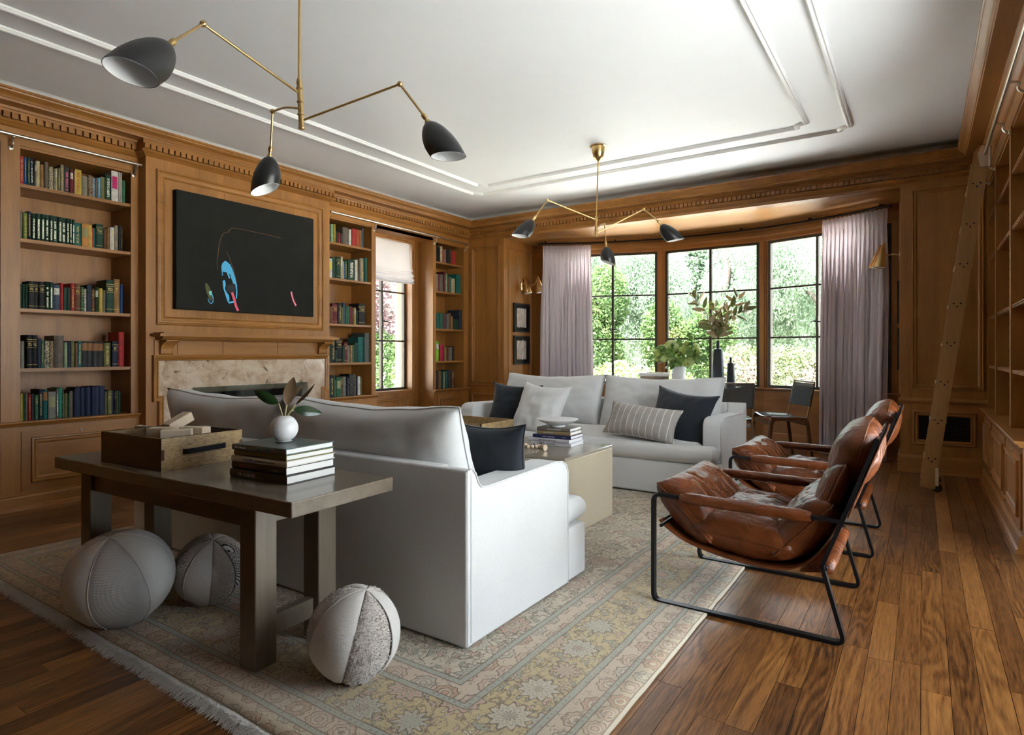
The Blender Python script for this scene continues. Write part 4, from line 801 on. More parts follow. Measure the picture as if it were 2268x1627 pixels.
# ================================================ RUG
rug = thing('rug', 'faded beige and blue oriental rug with fringed end under the sofas', 'rug', ((RUG[0]+RUG[1])/2, (RUG[2]+RUG[3])/2, 0))
def rug_mat():
    t = NT('oriental_rug'); p = t.pos('world'); q = t.xyz(p); x, y = q[0], q[1]
    wob = t.noise(p, 3.0, 2).outputs['Fac']; wb_ = t.math('MULTIPLY', t.math('SUBTRACT', wob, .5), .018)
    ex = t.math('MINIMUM', t.math('SUBTRACT', RUG[1], x), t.math('SUBTRACT', x, RUG[0])); ey = t.math('MINIMUM', t.math('SUBTRACT', y, RUG[2]), t.math('SUBTRACT', RUG[3], y))
    e = t.math('ADD', t.math('MINIMUM', ex, ey), wb_)
    stops = [(0, srgb(205,198,186)), (.012, srgb(196,184,166)), (.075, srgb(166,172,166)), (.095, srgb(202,188,174)), (.165, srgb(166,172,166)), (.19, srgb(196,180,138)), (.40, srgb(166,172,166)), (.425, srgb(202,188,174)), (.50, srgb(166,172,166)), (.525, srgb(206,200,186))]
    ground = t.ramp(t.math('MULTIPLY', e, 1.6), [(a*1.6, c) for a, c in stops], 'CONSTANT')
    # line between the bands
    ln = None
    for a in (.012, .075, .095, .165, .19, .40, .425, .50, .525):
        k = t.math('COMPARE', e, a, .0025); ln = k if ln is None else t.math('MAXIMUM', ln, k)
    d1 = t.noise(p, 26, 3, .6); sc_ = t.vm('SCALE', t.vm('SUBTRACT', d1.outputs['Color'], (.5,.5,.5))); sc_.node.inputs[3].default_value = .020
    pd = t.vm('MULTIPLY', t.vm('ADD', p, sc_), (1, 1, 0)); pf = t.vm('MULTIPLY', p, (1, 1, 0))
    def mul(*a):
        r_ = a[0]
        for k in a[1:]: r_ = t.math('MULTIPLY', r_, k)
        return r_
    def rosette(v, scale, rnd, petals, amp):
        n = t.voro(v, scale, 'F1', rnd); l = t.xyz(t.vm('SUBTRACT', v, n.outputs['Position'])); th = t.math('ARCTAN2', l[1], l[0]); wv_ = t.math('COSINE', t.math('MULTIPLY', th, float(petals)))
        return t.math('MULTIPLY', n.outputs['Distance'], t.math('ADD', 1.0, t.math('MULTIPLY', wv_, amp))), wv_, t.xyz(n.outputs['Color'])
    def ring(v, a, w_): return t.math('COMPARE', v, a, w_)
    def less(v, a): return t.math('LESS_THAN', v, a)
    dark = srgb(100,82,68); ivory = srgb(214,206,192); mist = srgb(174,177,170); rose = srgb(196,168,154); rust = srgb(186,142,116); sage = srgb(158,162,148)
    def rng(a, b): return mul(t.math('GREATER_THAN', e, a), less(e, b))
    band_main = rng(.19, .40); field = t.math('GREATER_THAN', e, .525); big = t.math('MAXIMUM', band_main, field)
    guard = t.math('MAXIMUM', rng(.095, .165), rng(.425, .50)); outer = rng(.014, .075)
    blue = t.math('SUBTRACT', 1.0, t.math('MAXIMUM', t.math('MAXIMUM', big, guard), less(e, .075)), clamp=True)
    col = ground
    # vines
    for sc2, lv, th_, st_ in ((7.0, .5, .011, .7), (12.0, .46, .012, .6), (19.0, .52, .014, .45)):
        vn = t.math('COMPARE', t.noise(pd, sc2, 2, .5, .5).outputs['Fac'], lv, th_); col = t.mix(mul(vn, big, st_), col, dark)
    # little leaves and buds
    for sc2, mn, st_ in ((21.0, .30, 3), (33.0, .45, 2)):
        r2, w2, c2 = rosette(pd, sc2, .95, st_, .42); on = mul(t.math('GREATER_THAN', c2[1], mn), big)
        lc = t.mix(c2[0], mist, ivory); lc = t.mix(t.math('GREATER_THAN', c2[2], .80), lc, rose); lc = t.mix(less(c2[2], .2), lc, sage)
        col = t.mix(mul(less(r2, .30), on), col, lc); col = t.mix(mul(ring(r2, .31, .045), on, .8), col, dark)
    # palmettes
    r1, w1, c1 = rosette(pd, 5.6, .5, 11, .11); inn = mul(less(r1, .40), big)
    pc = t.mix(c1[0], mist, ivory); pc = t.mix(t.math('GREATER_THAN', c1[0], .68), pc, rose)
    col = t.mix(mul(inn, .92), col, pc); col = t.mix(mul(inn, t.math('GREATER_THAN', w1, .45), t.math('GREATER_THAN', r1, .2), .55), col, mist)
    col = t.mix(mul(less(r1, .21), big), col, t.mix(c1[1], rose, mist)); col = t.mix(mul(less(r1, .09), big), col, ivory)
    for a_, w_, k_ in ((.40, .017, .85), (.30, .010, .5), (.215, .013, .75), (.09, .012, .7)): col = t.mix(mul(ring(r1, a_, w_), big, k_), col, dark)
    # medallions and florets of the guard bands, flower heads of the outer edge
    for msk, sc2, rad in ((guard, 9.5, .40), (outer, 11.5, .42)):
        r3, w3, c3 = rosette(pf, sc2, .22, 8, .07); r3 = t.math('ADD', r3, t.math('MULTIPLY', t.math('SUBTRACT', d1.outputs['Fac'], .5), .10)); mc = t.mix(t.math('GREATER_THAN', c3[0], .5), rose, rust); mc = t.mix(t.math('GREATER_THAN', c3[0], .78), mc, mist)
        col = t.mix(mul(less(r3, rad), msk, .62), col, mc); col = t.mix(mul(less(r3, rad*.62), msk, .6), col, ivory); col = t.mix(mul(less(r3, rad*.34), msk, .7), col, mc)
        for a_, w_, k_ in ((rad, .022, .75), (rad*.62, .02, .55), (rad*.34, .02, .6)): col = t.mix(mul(ring(r3, a_, w_), msk, k_), col, dark)
    r5, w5, c5 = rosette(pd, 30.0, .9, 3, .4); gm = t.math('MAXIMUM', guard, outer); far = t.math('GREATER_THAN', c5[0], .45)
    col = t.mix(mul(ring(r5, .32, .07), gm, far, .5), col, dark)
    v4 = t.voro(pf, 46, 'F1', .3); col = t.mix(mul(less(v4.outputs['Distance'], .26), blue, .5), col, srgb(124,110,94))
    col = t.mix(t.math('MULTIPLY', ln, .75), col, dark)
    fade = t.noise(p, 1.4, 3).outputs['Fac']; ab = t.noise(p, 38, 4, .65).outputs['Fac']
    col = t.mix(t.ramp(fade, [(.35, (.0,.0,.0,1)), (.75, (.30,.30,.30,1))]), col, srgb(204,196,182)); col = t.mix(t.ramp(ab, [(.5, (0,0,0,1)), (.7, (.25,.25,.25,1))]), col, srgb(196,188,176))
    pile = t.noise(p, 420, 2).outputs['Fac']; t.bump(pile, .5, .004)
    dk = t.mix(1.0, col, (.86, .795, .70, 1), 'MULTIPLY')
    return t.set(dk, .95, spec=.1, sheen=.25)
RUGM = rug_mat(); rr_ = random.Random(5)
m = MB(); NX, NY = 60, 80
def edge(u, s): return .006*noise.noise(Vector((u*3, s, 0)))+.003*noise.noise(Vector((u*11, s, 3)))
def rg(u, v):
    x = RUG[0]+(RUG[1]-RUG[0])*u; y = RUG[2]+(RUG[3]-RUG[2])*v
    x += edge(y, 1.0)*u*u*1.0; y += edge(x, 7.0)*(1-v)**4
    return (x, y, .008+.0006*noise.noise(Vector((x*4, y*4, 0))))
m.grid(rg, NX, NY); o = m.build('rug_pile', RUGM, rug, True); md = o.modifiers.new('thickness', 'SOLIDIFY'); md.thickness = .0078; md.offset = -1
m = MB()
for k in range(5200):
    x = RUG[0]+(RUG[1]-RUG[0])*k/5200+rr_.uniform(-.004, .004); y = RUG[2]+edge(x, 7.0)+.004; ln = rr_.uniform(.026, .060); a = rr_.gauss(0, .5); w = rr_.uniform(.0012, .0022)
    dx, dy = math.sin(a)*ln, -math.cos(a)*ln; z = rr_.uniform(.006, .016); mx_, my_ = x+dx*.5+rr_.uniform(-.006, .006), y+dy*.5
    m.add([(x-w,y,z*.7),(x+w,y,z*.7),(mx_+w,my_,z),(mx_-w,my_,z),(x+dx+w*.6,y+dy,.002),(x+dx-w*.6,y+dy,.002)], [(0,1,2,3),(3,2,4,5)])
tag(m.build('fringe', plain('cotton_fringe', (.58, .56, .53), .9, nscale=300, amt=.2), rug), kind='stuff')

# ================================================ SOFT FURNISHING HELPERS
def pillow_mb(wd, ht, th, pinch=.10, seed=0, wr=.012, n=34, pw=2.6, ex=.55, lip=.0):
    """a knife-edge pillow in the local XZ plane, thickness along Y, centred"""
    m = MB()
    def pt(u, v, s):
        a, b = 2*u-1, 2*v-1
        x = a*wd/2*(1-pinch*(1-b*b)*abs(a)**3) ; z = b*ht/2*(1-pinch*(1-a*a)*abs(b)**3)
        h = ((1-abs(a)**pw)*(1-abs(b)**pw)); h = max(h, 0)**ex
        q = Vector((x*7+seed*3.1, z*7, s*1.7+seed)); wn = noise.noise(q)*.6+noise.noise(q*2.3)*.4
        edge_ = (abs(a)**4+abs(b)**4)*.5
        rad = math.sin(14*math.atan2(b, a)+seed)*edge_*max(0, 1-max(abs(a), abs(b))**6)
        y = s*(th/2*h*(1+.10*wn)+wr*wn*h+wr*.5*rad*h)
        return (x, y, z)
    m.grid(lambda u, v: pt(u, v, -1), n, n); m.grid(lambda u, v: pt(u, v, 1), n, n)
    return m
def weld(o, d=.0006):
    b = bmesh.new(); b.from_mesh(o.data); bmesh.ops.remove_doubles(b, verts=b.verts[:], dist=d); bmesh.ops.recalc_face_normals(b, faces=b.faces[:]); b.to_mesh(o.data); b.free(); o.data.polygons.foreach_set('use_smooth', [True]*len(o.data.polygons)); return o
def welt_loop(wd, ht, pinch):
    out = []
    N = 24
    for side in range(4):
        for k in range(N):
            f = -1+2*k/N; a, b = [(f, -1), (1, f), (-f, 1), (-1, -f)][side]
            out.append((a*wd/2*(1-pinch*(1-b*b)*abs(a)**3), 0, b*ht/2*(1-pinch*(1-a*a)*abs(b)**3)))
    return out
def pillow(label, name, mat, loc, rz, tilt, roll, wd, ht, th, group=None, seed=0, pinch=.10, welt=None, wr=.012):
    t = thing(name, label, 'pillow', loc, 0, group); t.rotation_mode = 'ZYX' if False else 'XYZ'
    t.rotation_euler = (Matrix.Rotation(rz, 3, 'Z') @ Matrix.Rotation(tilt, 3, 'X') @ Matrix.Rotation(roll, 3, 'Y')).to_euler()
    o = pillow_mb(wd, ht, th, pinch, seed, wr).build('pillow_cover', mat, t, True, local=True); weld(o)
    m = MB(); m.tube(welt_loop(wd, ht, pinch), .0032 if welt is None else welt, 6, closed=True); m.build('welt', mat, t, True, local=True)
    return t
def rounded_prism(m, pts, fn, a, b, r=.012, seg=2):
    bm = bmesh.new(); lo = [bm.verts.new(fn(p, a)) for p in pts]; hi = [bm.verts.new(fn(p, b)) for p in pts]; n = len(pts)
    bm.faces.new(lo[::-1]); bm.faces.new(hi)
    for i in range(n): bm.faces.new((lo[i], lo[(i+1) % n], hi[(i+1) % n], hi[i]))
    bmesh.ops.recalc_face_normals(bm, faces=bm.faces[:]); ed = [e for e in bm.edges if (e.verts[0] in lo) == (e.verts[1] in lo)]
    bmesh.ops.bevel(bm, geom=ed, offset=r, segments=seg, affect='EDGES', profile=.5); m.bm(bm)
def cushion_mb(x0, x1, y0, y1, z0, z1, r=.045, crown=.02, seed=0, nx=40, ny=24, wr=.004):
    """a boxed seat cushion: softly crowned top, rounded sides"""
    m = MB(); cx, cy, hx, hy = (x0+x1)/2, (y0+y1)/2, (x1-x0)/2, (y1-y0)/2; ht = z1-z0; K = 9
    def sq(t): return math.copysign(abs(t)**.8, t)
    prof = [(0, 0)]+[(1, 0)]
    rows = []
    path = [(-.0, .0)]
    def pt(u, v, s):
        a, b = 2*u-1, 2*v-1; rx, ry = hx, hy
        d = min((1-abs(a))*rx, (1-abs(b))*ry); k = min(1, d/r); hh = ht/2*math.sqrt(max(0, 1-(1-k)**2))
        q = Vector((a*rx*5+seed, b*ry*5, s)); hh *= 1; c_ = crown*(1-a*a)*(1-b*b)
        return (cx+a*rx, cy+b*ry, (z0+z1)/2+s*(hh+c_)+wr*noise.noise(q)*k)
    e = lambda t: .5-.5*math.cos(PI*t) if False else t
    def warp(t, h): # denser near the edges
        g = r/(2*h)*1.15; n_ = .22
        return g*(t/n_)**1.6 if t < n_ else (1-g*((1-t)/n_)**1.6 if t > 1-n_ else g+(1-2*g)*(t-n_)/(1-2*n_))
    m.grid(lambda u, v: pt(warp(u, hx), warp(v, hy), -1), nx, ny); m.grid(lambda u, v: pt(warp(u, hx), warp(v, hy), 1), nx, ny)
    return m

# ================================================ SOFAS (local: back at y=0, front +y, width 2.46)
def make_sofa():
    t = thing('sofa', 'x', 'sofa'); W2 = 1.23; AT = .145
    side = [(0, .013), (0, .652), (.03, .654), (.05, .635), (.065, .600), (.085, .580), (.12, .576), (.64, .590), (.70, .582), (.735, .562), (.752, .53), (.754, .013)]
    for s in (-1, 1):
        m = MB(); a, b = (W2-AT, W2) if s > 0 else (-W2, -W2+AT); rounded_prism(m, side, lambda p, q: (q, p[0], p[1]), a, b, .013, 3); m.build('arm', LINEN, t, True, local=True, angle=50)
        x = s*(W2-.003); m = MB(); m.tube([(x, p[0], p[1]) for p in side], .0035, 6); m.build('arm_welt', LINEN, t, True, local=True)
    m = MB(); m.rbox(-W2+AT, W2-AT, .02, .085, .05, .652, .02, 3); m.rbox(-W2, W2, -.008, .03, .013, .654, .010, 3); m.build('back_frame', LINEN, t, True, local=True, angle=50)
    m = MB(); m.rbox(-W2, W2, .74, .927, .018, .262, .016, 3); m.rbox(-W2+AT+.003, W2-AT-.003, .10, .80, .05, .262, .01, 2); m.build('base', LINEN, t, True, local=True, angle=50)
    m = MB(); m.box(-W2+.03, W2-.03, .03, .90, .0085, .045); m.build('plinth', plain('dark_plinth', (.02, .015, .012), .6), t, local=True)
    m = cushion_mb(-W2+AT+.006, W2-AT-.006, .13, .80, .262, .395, .05, .035, 3); m.build('seat_cushion', LINEN, t, True, local=True); sc = t.children[-1]
    m = cushion_mb(-W2+.012, W2-.012, .755, .955, .262, .385, .05, .004, 5); weld(m.build('seat_cushion_front', LINEN, t, True, local=True)); weld(sc)
    m = MB(); m.tube(rounded([(-W2+.02, .80, .335), (-W2+.02, .945, .335), (W2-.02, .945, .335), (W2-.02, .80, .335)], .05, 5, False), .0035, 6); m.build('seat_welt', LINEN, t, True, local=True)
    for s in (-1, 1):
        c = empty('back_cushion_anchor'); bpy.data.objects.remove(c)
        wd, ht, th = 1.095, .50, .235; pm_ = pillow_mb(wd, ht, th, .035, 2+s, .014, 40, 3.4, .42)
        M = Matrix.Translation((s*.5475, .200, .632)) @ Matrix.Rotation(math.radians(19), 4, 'X')
        def sag(p):
            x, y, z = p; k = max(0, z/ht*2)
            z -= .032*k*(1-(2*x/wd)**2)**1.5*(1 if s > 0 else .9)+.012*k*noise.noise(Vector((x*4+s*3, 0, 1)))
            return M @ Vector((x, y, z))
        pm_.v = [sag(p) for p in pm_.v]; o = pm_.build('back_cushion', LINEN, t, True, local=True); weld(o)
        m = MB(); m.tube([sag((p[0], p[1]-.0, p[2])) for p in welt_loop(wd, ht, .035)], .004, 6, closed=True); m.build('welt', LINEN, o, True, local=True)
    return t
sofa1 = make_sofa(); sofa2 = copy_tree(sofa1)
sofa1.location = (-2.588, 1.740, 0); sofa2.location = (-2.46, 5.365, 0); sofa2.rotation_euler = (0, 0, PI)
tag(sofa1, 'white linen sofa with its back to the camera behind the console table', 'sofa', 'white linen sofas'); tag(sofa2, 'white linen sofa facing the camera under the bow window', 'sofa', 'white linen sofas')
# throw pillows
pillow('charcoal woven pillow showing over the arm of the nearer sofa', 'throw_pillow', NAVY, (-1.585, 2.17, .575), math.radians(3), math.radians(13), math.radians(1), .43, .43, .15, None, 1, .16)
pillow('charcoal pillow at the left end of the far sofa behind the white pillow', 'throw_pillow', NAVY, (-3.20, 4.80, .570), math.radians(14), math.radians(-24), math.radians(3), .50, .46, .18, None, 4, .15)
pillow('white linen pillow leaning in front of the charcoal one on the far sofa', 'throw_pillow', LINENB, (-2.845, 4.68, .560), math.radians(-6), math.radians(-24), math.radians(4), .54, .52, .20, None, 7, .17, wr=.024)
pillow('charcoal pillow in the right corner of the far sofa behind the striped pillow', 'throw_pillow', NAVY, (-1.61, 4.80, .548), math.radians(-16), math.radians(-20), math.radians(6), .58, .48, .18, None, 9, .16)
def stripe_mat():
    t = NT('striped_linen'); p = t.pos('Object'); q = t.xyz(p); k = t.math('ABSOLUTE', t.math('SUBTRACT', t.math('FRACT', t.math('MULTIPLY', t.math('ADD', q[0], 1.0), 18.0)), .5)); n = t.noise(p, 420, 2).outputs['Fac']
    base = t.mix(n, (.27, .245, .22, 1), (.42, .39, .36, 1)); t.bump(n, .3, .002)
    return t.set(t.mix(t.math('LESS_THAN', k, .055), base, (.66, .65, .63, 1)), .9, sheen=.2)
pillow('striped grey linen lumbar pillow lying on the far sofa seat', 'lumbar_pillow', stripe_mat(), (-1.85, 4.60, .530), math.radians(-3), math.radians(-28), math.radians(5), .62, .28, .15, None, 12, .09)

# ================================================ COFFEE TABLE
ct = thing('coffee_table', 'pale blocky coffee table with glossy stone-coloured top between the sofas', 'table', (-2.35, 3.40, .0085))
def lacquer(name, a, b, rough):
    t = NT(name); p = t.pos(); n = t.noise(t.vm('MULTIPLY', p, (4, 4, 30)), 3, 5, .6).outputs['Fac']; g = t.noise(p, 4, 3).outputs['Fac']; f = t.math('MULTIPLY', t.math('ADD', n, g), .5)
    return t.set(t.mix(f, a, b), rough, spec=.5)
TAUPE = lacquer('shagreen_lacquer', (.34, .285, .20, 1), (.50, .43, .32, 1), .30); TAUPET = lacquer('glossy_taupe_top', (.25, .215, .17, 1), (.34, .30, .24, 1), .10)
m = MB(); m.rbox(-3.02, -1.70, 3.075, 3.725, .0085, .452, .004, 1); m.build('table_block', TAUPE, ct); m = MB(); m.rbox(-3.02, -1.70, 3.075, 3.725, .452, .470, .003, 1); m.build('table_top', TAUPET, ct)

# ================================================ CONSOLE TABLE
ca = math.atan2(.064, 1.572); CO = Matrix.Translation((-3.176, 1.114, 0)) @ Matrix.Rotation(ca, 4, 'Z')       # local x along the front edge
cn = thing('console_table', 'grey-brown wooden console table standing behind the nearer sofa', 'table', (-2.39, 1.37, .0085))
CW = wood('grey_washed_oak', (.105, .082, .058, 1), (.19, .152, .11, 1), 'X', 1.2, .30); CWV = wood('grey_washed_oak_upright', (.105, .082, .058, 1), (.19, .152, .11, 1), 'Z', 1.2, .36); CWT = wood('grey_washed_oak_top', (.115, .092, .068, 1), (.20, .165, .125, 1), 'X', 1.2, .17, bump=.02)
Lx, Ly = 1.574, .452
m = MB(); m.rbox(0, Lx, 0, Ly, .570, .620, .004, 2, M=CO); m.build('table_top', CWT, cn)
m = MB(); m.box(.15, 1.31, .06, .085, .485, .57, M=CO); m.box(.15, 1.31, Ly-.085, Ly-.06, .485, .57, M=CO); m.build('apron', CW, cn)
for x in (.125, 1.245):
    for y in (.05, Ly-.05-.085): m = MB(); m.rbox(x, x+.085, y, y+.085, .0085, .570, .003, 1, M=CO); m.build('leg', CWV, cn)
    m = MB(); m.box(x+.025, x+.06, .135, Ly-.135, .095, .165, M=CO); m.build('stretcher', CW, cn); m = MB(); m.box(x+.025, x+.06, .135, Ly-.135, .49, .57, M=CO); m.build('end_rail', CW, cn)
# ---- beach-ball poufs
def fur(name, a, b):
    t = NT(name); p = t.pos('Object'); n = t.noise(t.vm('MULTIPLY', p, (1, 1, 2.5)), 38, 5, .7, 1.2).outputs['Fac']; g = t.noise(p, 8, 3).outputs['Fac']; t.bump(n, .5, .01); return t.set(t.mix(t.math('MULTIPLY', t.math('ADD', n, g), .5), a, b), 1.0, sheen=.6, spec=.05)
FURM = fur('taupe_sheepskin', (.40, .35, .31, 1), (.60, .54, .49, 1)); COTT = fabric('cream_cotton', (.56, .53, .50), .1, 500, bump=.5)
def dobby():
    t = NT('dobby_weave'); p = t.pos('Object'); q = t.xyz(p); d = t.math('MULTIPLY', t.math('SINE', t.math('MULTIPLY', t.math('ADD', q[0], q[2]), 330.0)), t.math('SINE', t.math('MULTIPLY', t.math('SUBTRACT', q[0], q[2]), 330.0))); t.bump(d, .15, .002); return t.set(t.mix(t.math('MULTIPLY', t.math('ADD', d, 1.0), .5), (.44, .42, .40, 1), (.49, .47, .45, 1)), .95)
DOB = dobby()
def zigzag():
    t = NT('black_chevron_cotton'); p = t.xyz(t.pos('Object')); a = t.math('ADD', t.math('MULTIPLY', p[2], 110.0), t.math('MULTIPLY', t.math('ABSOLUTE', t.math('SUBTRACT', t.math('FRACT', t.math('MULTIPLY', p[0], 18.0)), .5)), 9.0)); return t.set(t.mix(t.math('LESS_THAN', t.math('FRACT', a), .45), (.56, .53, .50, 1), (.02, .02, .02, 1)), .95)
ZZ = zigzag()
def pouf(label, c, rx, ry, rz_, yaw, tilt, roll, mats, seed, group):
    t = thing('ball_pouf', label, 'pouf', (c[0], c[1], c[2])); M = Matrix.Rotation(yaw, 4, 'Z') @ Matrix.Rotation(tilt, 4, 'X') @ Matrix.Rotation(roll, 4, 'Y'); n = len(mats)
    for k, (mat, puff) in enumerate(mats):
        def pt(u, v):
            ph = 2*PI*(k+u)/n; th = PI*v; seam = (math.sin(PI*u))**.45; g = (1-.075*puff*(1-seam))*(1+puff*.012*noise.noise(Vector((ph*6, th*6, seed))))
            d = M @ Vector((math.sin(th)*math.cos(ph), math.sin(th)*math.sin(ph), math.cos(th))); w_ = Vector((d.x*rx, d.y*ry, d.z*rz_))*g*(1+.02*noise.noise(Vector((d.x*2, d.y*2, d.z*2+seed))))
            if w_.z < -c[2]*.96+.012: w_.z = -c[2]+.0085+(w_.z+c[2])*.04
            w_.z = max(w_.z, -c[2]+.0088)
            return w_
        m = MB(); m.grid(pt, 14, 30); m.build('gore', mat, t, True, local=True)
        if mat is FURM:
            m = MB(); rf = random.Random(seed*9+k)
            for _ in range(1800):
                u, v = rf.uniform(.03, .97), math.acos(rf.uniform(-.95, .97))/PI; p = pt(u, v)
                if p.z < -c[2]+.02: continue
                nn = p.normalized(); d = (nn*.55+Vector((rf.gauss(0, .5), rf.gauss(0, .5), rf.gauss(-.25, .5)))).normalized()*rf.uniform(.003, .0065); e = d.cross(nn).normalized()*.0016
                m.add([p-e, p+e, p+d+e*.3, p+d-e*.3], [(0, 1, 2, 3)])
            tag(m.build('fur', FURM, t, local=True), kind='stuff')
        m = MB(); m.tube([pt(0, v/24)*1.002 for v in range(1, 24)], .0028, 5); m.build('seam', mat, t, True, local=True)
va_ = math.atan2(1.15, -2.65)
G = 'ball poufs under the console table'
pouf('big white quilted ball pouf under the left end of the console', (-2.668, 1.160, .180), .196, .196, .186, math.radians(66), math.radians(14), math.radians(-10), [(COTT, .25), (DOB, .25), (COTT, .25), (COTT, .25), (DOB, .25), (COTT, .25)], 1, G)
pouf('fur and cotton ball pouf between the legs of the console', (-2.545, 1.462, .148), .142, .142, .148, math.radians(60), math.radians(20), math.radians(4), [(FURM, 1), (COTT, .3), (FURM, 1), (ZZ, .3), (FURM, 1), (COTT, .3), (FURM, 1), (ZZ, .3)], 2, G)
pouf('fur and cotton ball pouf by the right leg of the console', (-1.565, 1.395, .150), .150, .150, .152, math.radians(70), math.radians(12), math.radians(10), [(FURM, 1), (COTT, .3), (FURM, 1), (COTT, .3), (FURM, 1), (COTT, .3)], 3, G)

# ================================================ LEATHER SLING CHAIRS (local: x from front 0 to back, y across 0..0.65)
def make_chair():
    t = thing('lounge_chair', 'x', 'chair'); Wd = .655; bw, bt = .0145, .007
    for y in (0.0, Wd):
        loop = [Vector((.730, y, .007)), Vector((.008, y, .007)), Vector((.008, y, .468)), Vector((.726, y, .458))]
        ln = rounded([(.662, y, .285), (.738, y, .008), (.006, y, .008), (.006, y, .468), (.728, y, .458)], .035, 6, False)
        m = MB(); m.strip(ln, bw, bt, (0, 1, 0)); m.build('side_frame', BLACKM, t, True, local=True, angle=40)
        m = MB(); m.strip([(.660, y, .275), (.733, y, .470), (.842, y, .770)], bw, bt, (0, 1, 0)); m.build('back_upright', BLACKM, t, True, local=True, angle=40)
        m = MB(); pts = [(.125+.5*k/12, y, .466-.0075*k/12) for k in range(13)]; m.tube(pts, [.018]+[.0235+.0012*math.sin(k*2.1) for k in range(11)]+[.018], 14); o = m.build('arm_pad', LEATH, t, True, local=True, angle=60)
        for v in o.data.vertices: v.co.y = y+(v.co.y-y)*1.15
    for x, z in ((.040, .335), (.672, .272), (.735, .475), (.838, .755)): m = MB(); m.tube([(x, -.004, z), (x, Wd+.004, z)], .008, 10); m.build('cross_bar', BLACKM, t, True, local=True, angle=50)
    # the sling: a hide hung from the front bar, under the seat, up to the top bar
    sl = catmull([(.022, .350), (.060, .318), (.14, .275), (.27, .243), (.40, .228), (.50, .228), (.575, .250), (.635, .300), (.690, .385), (.752, .525), (.805, .665), (.842, .765)], 5)
    def sling(off):
        return lambda u, v: (sl[int(round(u*(len(sl)-1)))].x, .018+(Wd-.036)*v, sl[int(round(u*(len(sl)-1)))].y-.006*math.sin(PI*v)+off)
    m = MB(); m.grid(sling(0), len(sl)-1, 10); o = m.build('sling', LEATH, t, True, local=True); o.modifiers.new('thickness', 'SOLIDIFY').thickness = .005
    # back hide wrapped behind the uprights and the roll round the lower bar
    m = MB(); m.grid(lambda u, v: (.748+.108*u+.004*math.sin(PI*v), .006+(Wd-.012)*v, .470+.292*u), 10, 8); o = m.build('back_hide', LEATH, t, True, local=True); o.modifiers.new('thickness', 'SOLIDIFY').thickness = .005
    m = MB(); m.tube([(.676, .03+.595*k/10, .262+.003*math.sin(k*1.7)) for k in range(11)], [.022]+[.0255]*9+[.022], 14)
    m.grid(lambda u, v: (.655-.075*u-.01*math.sin(PI*u), .03+.595*v, .245-.022*u+.012*u*u), 6, 8)
    o = m.build('lower_strap', LEATH, t, True, local=True)
    # cushions
    def lobe(name, c, ang, ln, th, wd, seed, puff=.42, tufts=3, wr=.010):
        N1, N2 = 30, 40; M = Matrix.Translation((c[0], Wd/2, c[1])) @ Matrix.Rotation(-ang, 4, 'Y'); m = MB()
        def pt(u, v, s):
            a, b = 2*u-1, 2*v-1; h = max(0, (1-abs(a)**2.5)*(1-abs(b)**5))**puff
            grv = -.10*math.exp(-((abs(b)-.36)/.03)**2)-.05*math.exp(-((abs(b)-.72)/.025)**2) if s > 0 else 0
            q = Vector((a*3+seed, b*5, s)); wn = noise.noise(q*1.4)*.5+noise.noise(q*3.1)*.35
            rad = math.sin(b*26+seed*2+2*noise.noise(q))*abs(a)**4*.7
            z = s*th/2*h*(1+grv)+(wr*wn+.006*rad)*h
            pin = 1-.05*(1-b*b)*abs(a)
            return M @ Vector((a*ln/2*pin, b*wd/2*(1-.03*(1-a*a)), z))
        m.grid(lambda u, v: pt(u, v, -1), N1, N2); m.grid(lambda u, v: pt(u, v, 1), N1, N2); o = weld(m.build(name, LEATH, t, True, local=True))
        m = MB(); m.tube([pt(0, k/20, 1) for k in range(21)]+[pt(k/20, 1, 1) for k in range(1, 21)]+[pt(1, 1-k/20, 1) for k in range(1, 21)]+[pt(1-k/20, 0, 1) for k in range(1, 20)], .0032, 5, closed=True); m.build('seam', LEATH, o, True, local=True)
        for bb in ((-.66, -.40, -.14, .14, .40, .66) if name == 'front_cushion' else (-.36, .36)):
            m = MB(); m.tube([pt(.06+.88*k/24, .5+bb/2, 1)+Vector((0, 0, -.0012)) for k in range(25)], .0016, 4); m.build('stitching', plain('tan_thread', (.42, .20, .09), .7), o, True, local=True)
    lobe('front_cushion', (.130, .400), math.radians(-44), .32, .19, .625, 1.0, wr=.016)
    lobe('seat_cushion', (.365, .325), math.radians(-5), .39, .205, .625, 2.3, wr=.018)
    lobe('lumbar_cushion', (.590, .390), math.radians(48), .32, .185, .62, 3.7, wr=.016)
    lobe('back_cushion', (.690, .545), math.radians(68), .25, .12, .60, 4.9, .5)
    # bolster headrest
    m = MB(); hc = Vector((.775, Wd/2, .665)); Mh = Matrix.Translation(hc) @ Matrix.Rotation(-math.radians(70), 4, 'Y')
    def hp(u, v):
        b = 2*v-1; ph = 2*PI*u; e = max(0, 1-abs(b)**4.2)**.42; wn = noise.noise(Vector((math.cos(ph)*2, math.sin(ph)*2, b*4)))
        puck = .06*math.sin(9*ph+2)*abs(b)**4
        return Mh @ Vector((.140*math.cos(ph)*e*(1+.07*wn+puck), b*.265, .088*math.sin(ph)*e*(1+.09*wn+puck)+.022*e))
    m.grid(hp, 34, 30, cu=True); o = weld(m.build('headrest', LEATH, t, True, local=True)); m = MB(); m.tube([hp(.0, v/24) for v in range(25)], .003, 5); m.build('seam', LEATH, o, True, local=True)
    for y in (.09, Wd-.09): m = MB(); m.strip([(.725, y, .56), (.79, y, .585), (.835, y, .70)], .010, .0025, (0, 1, 0)); m.build('headrest_strap', LEATH, t, True, local=True)
    return t
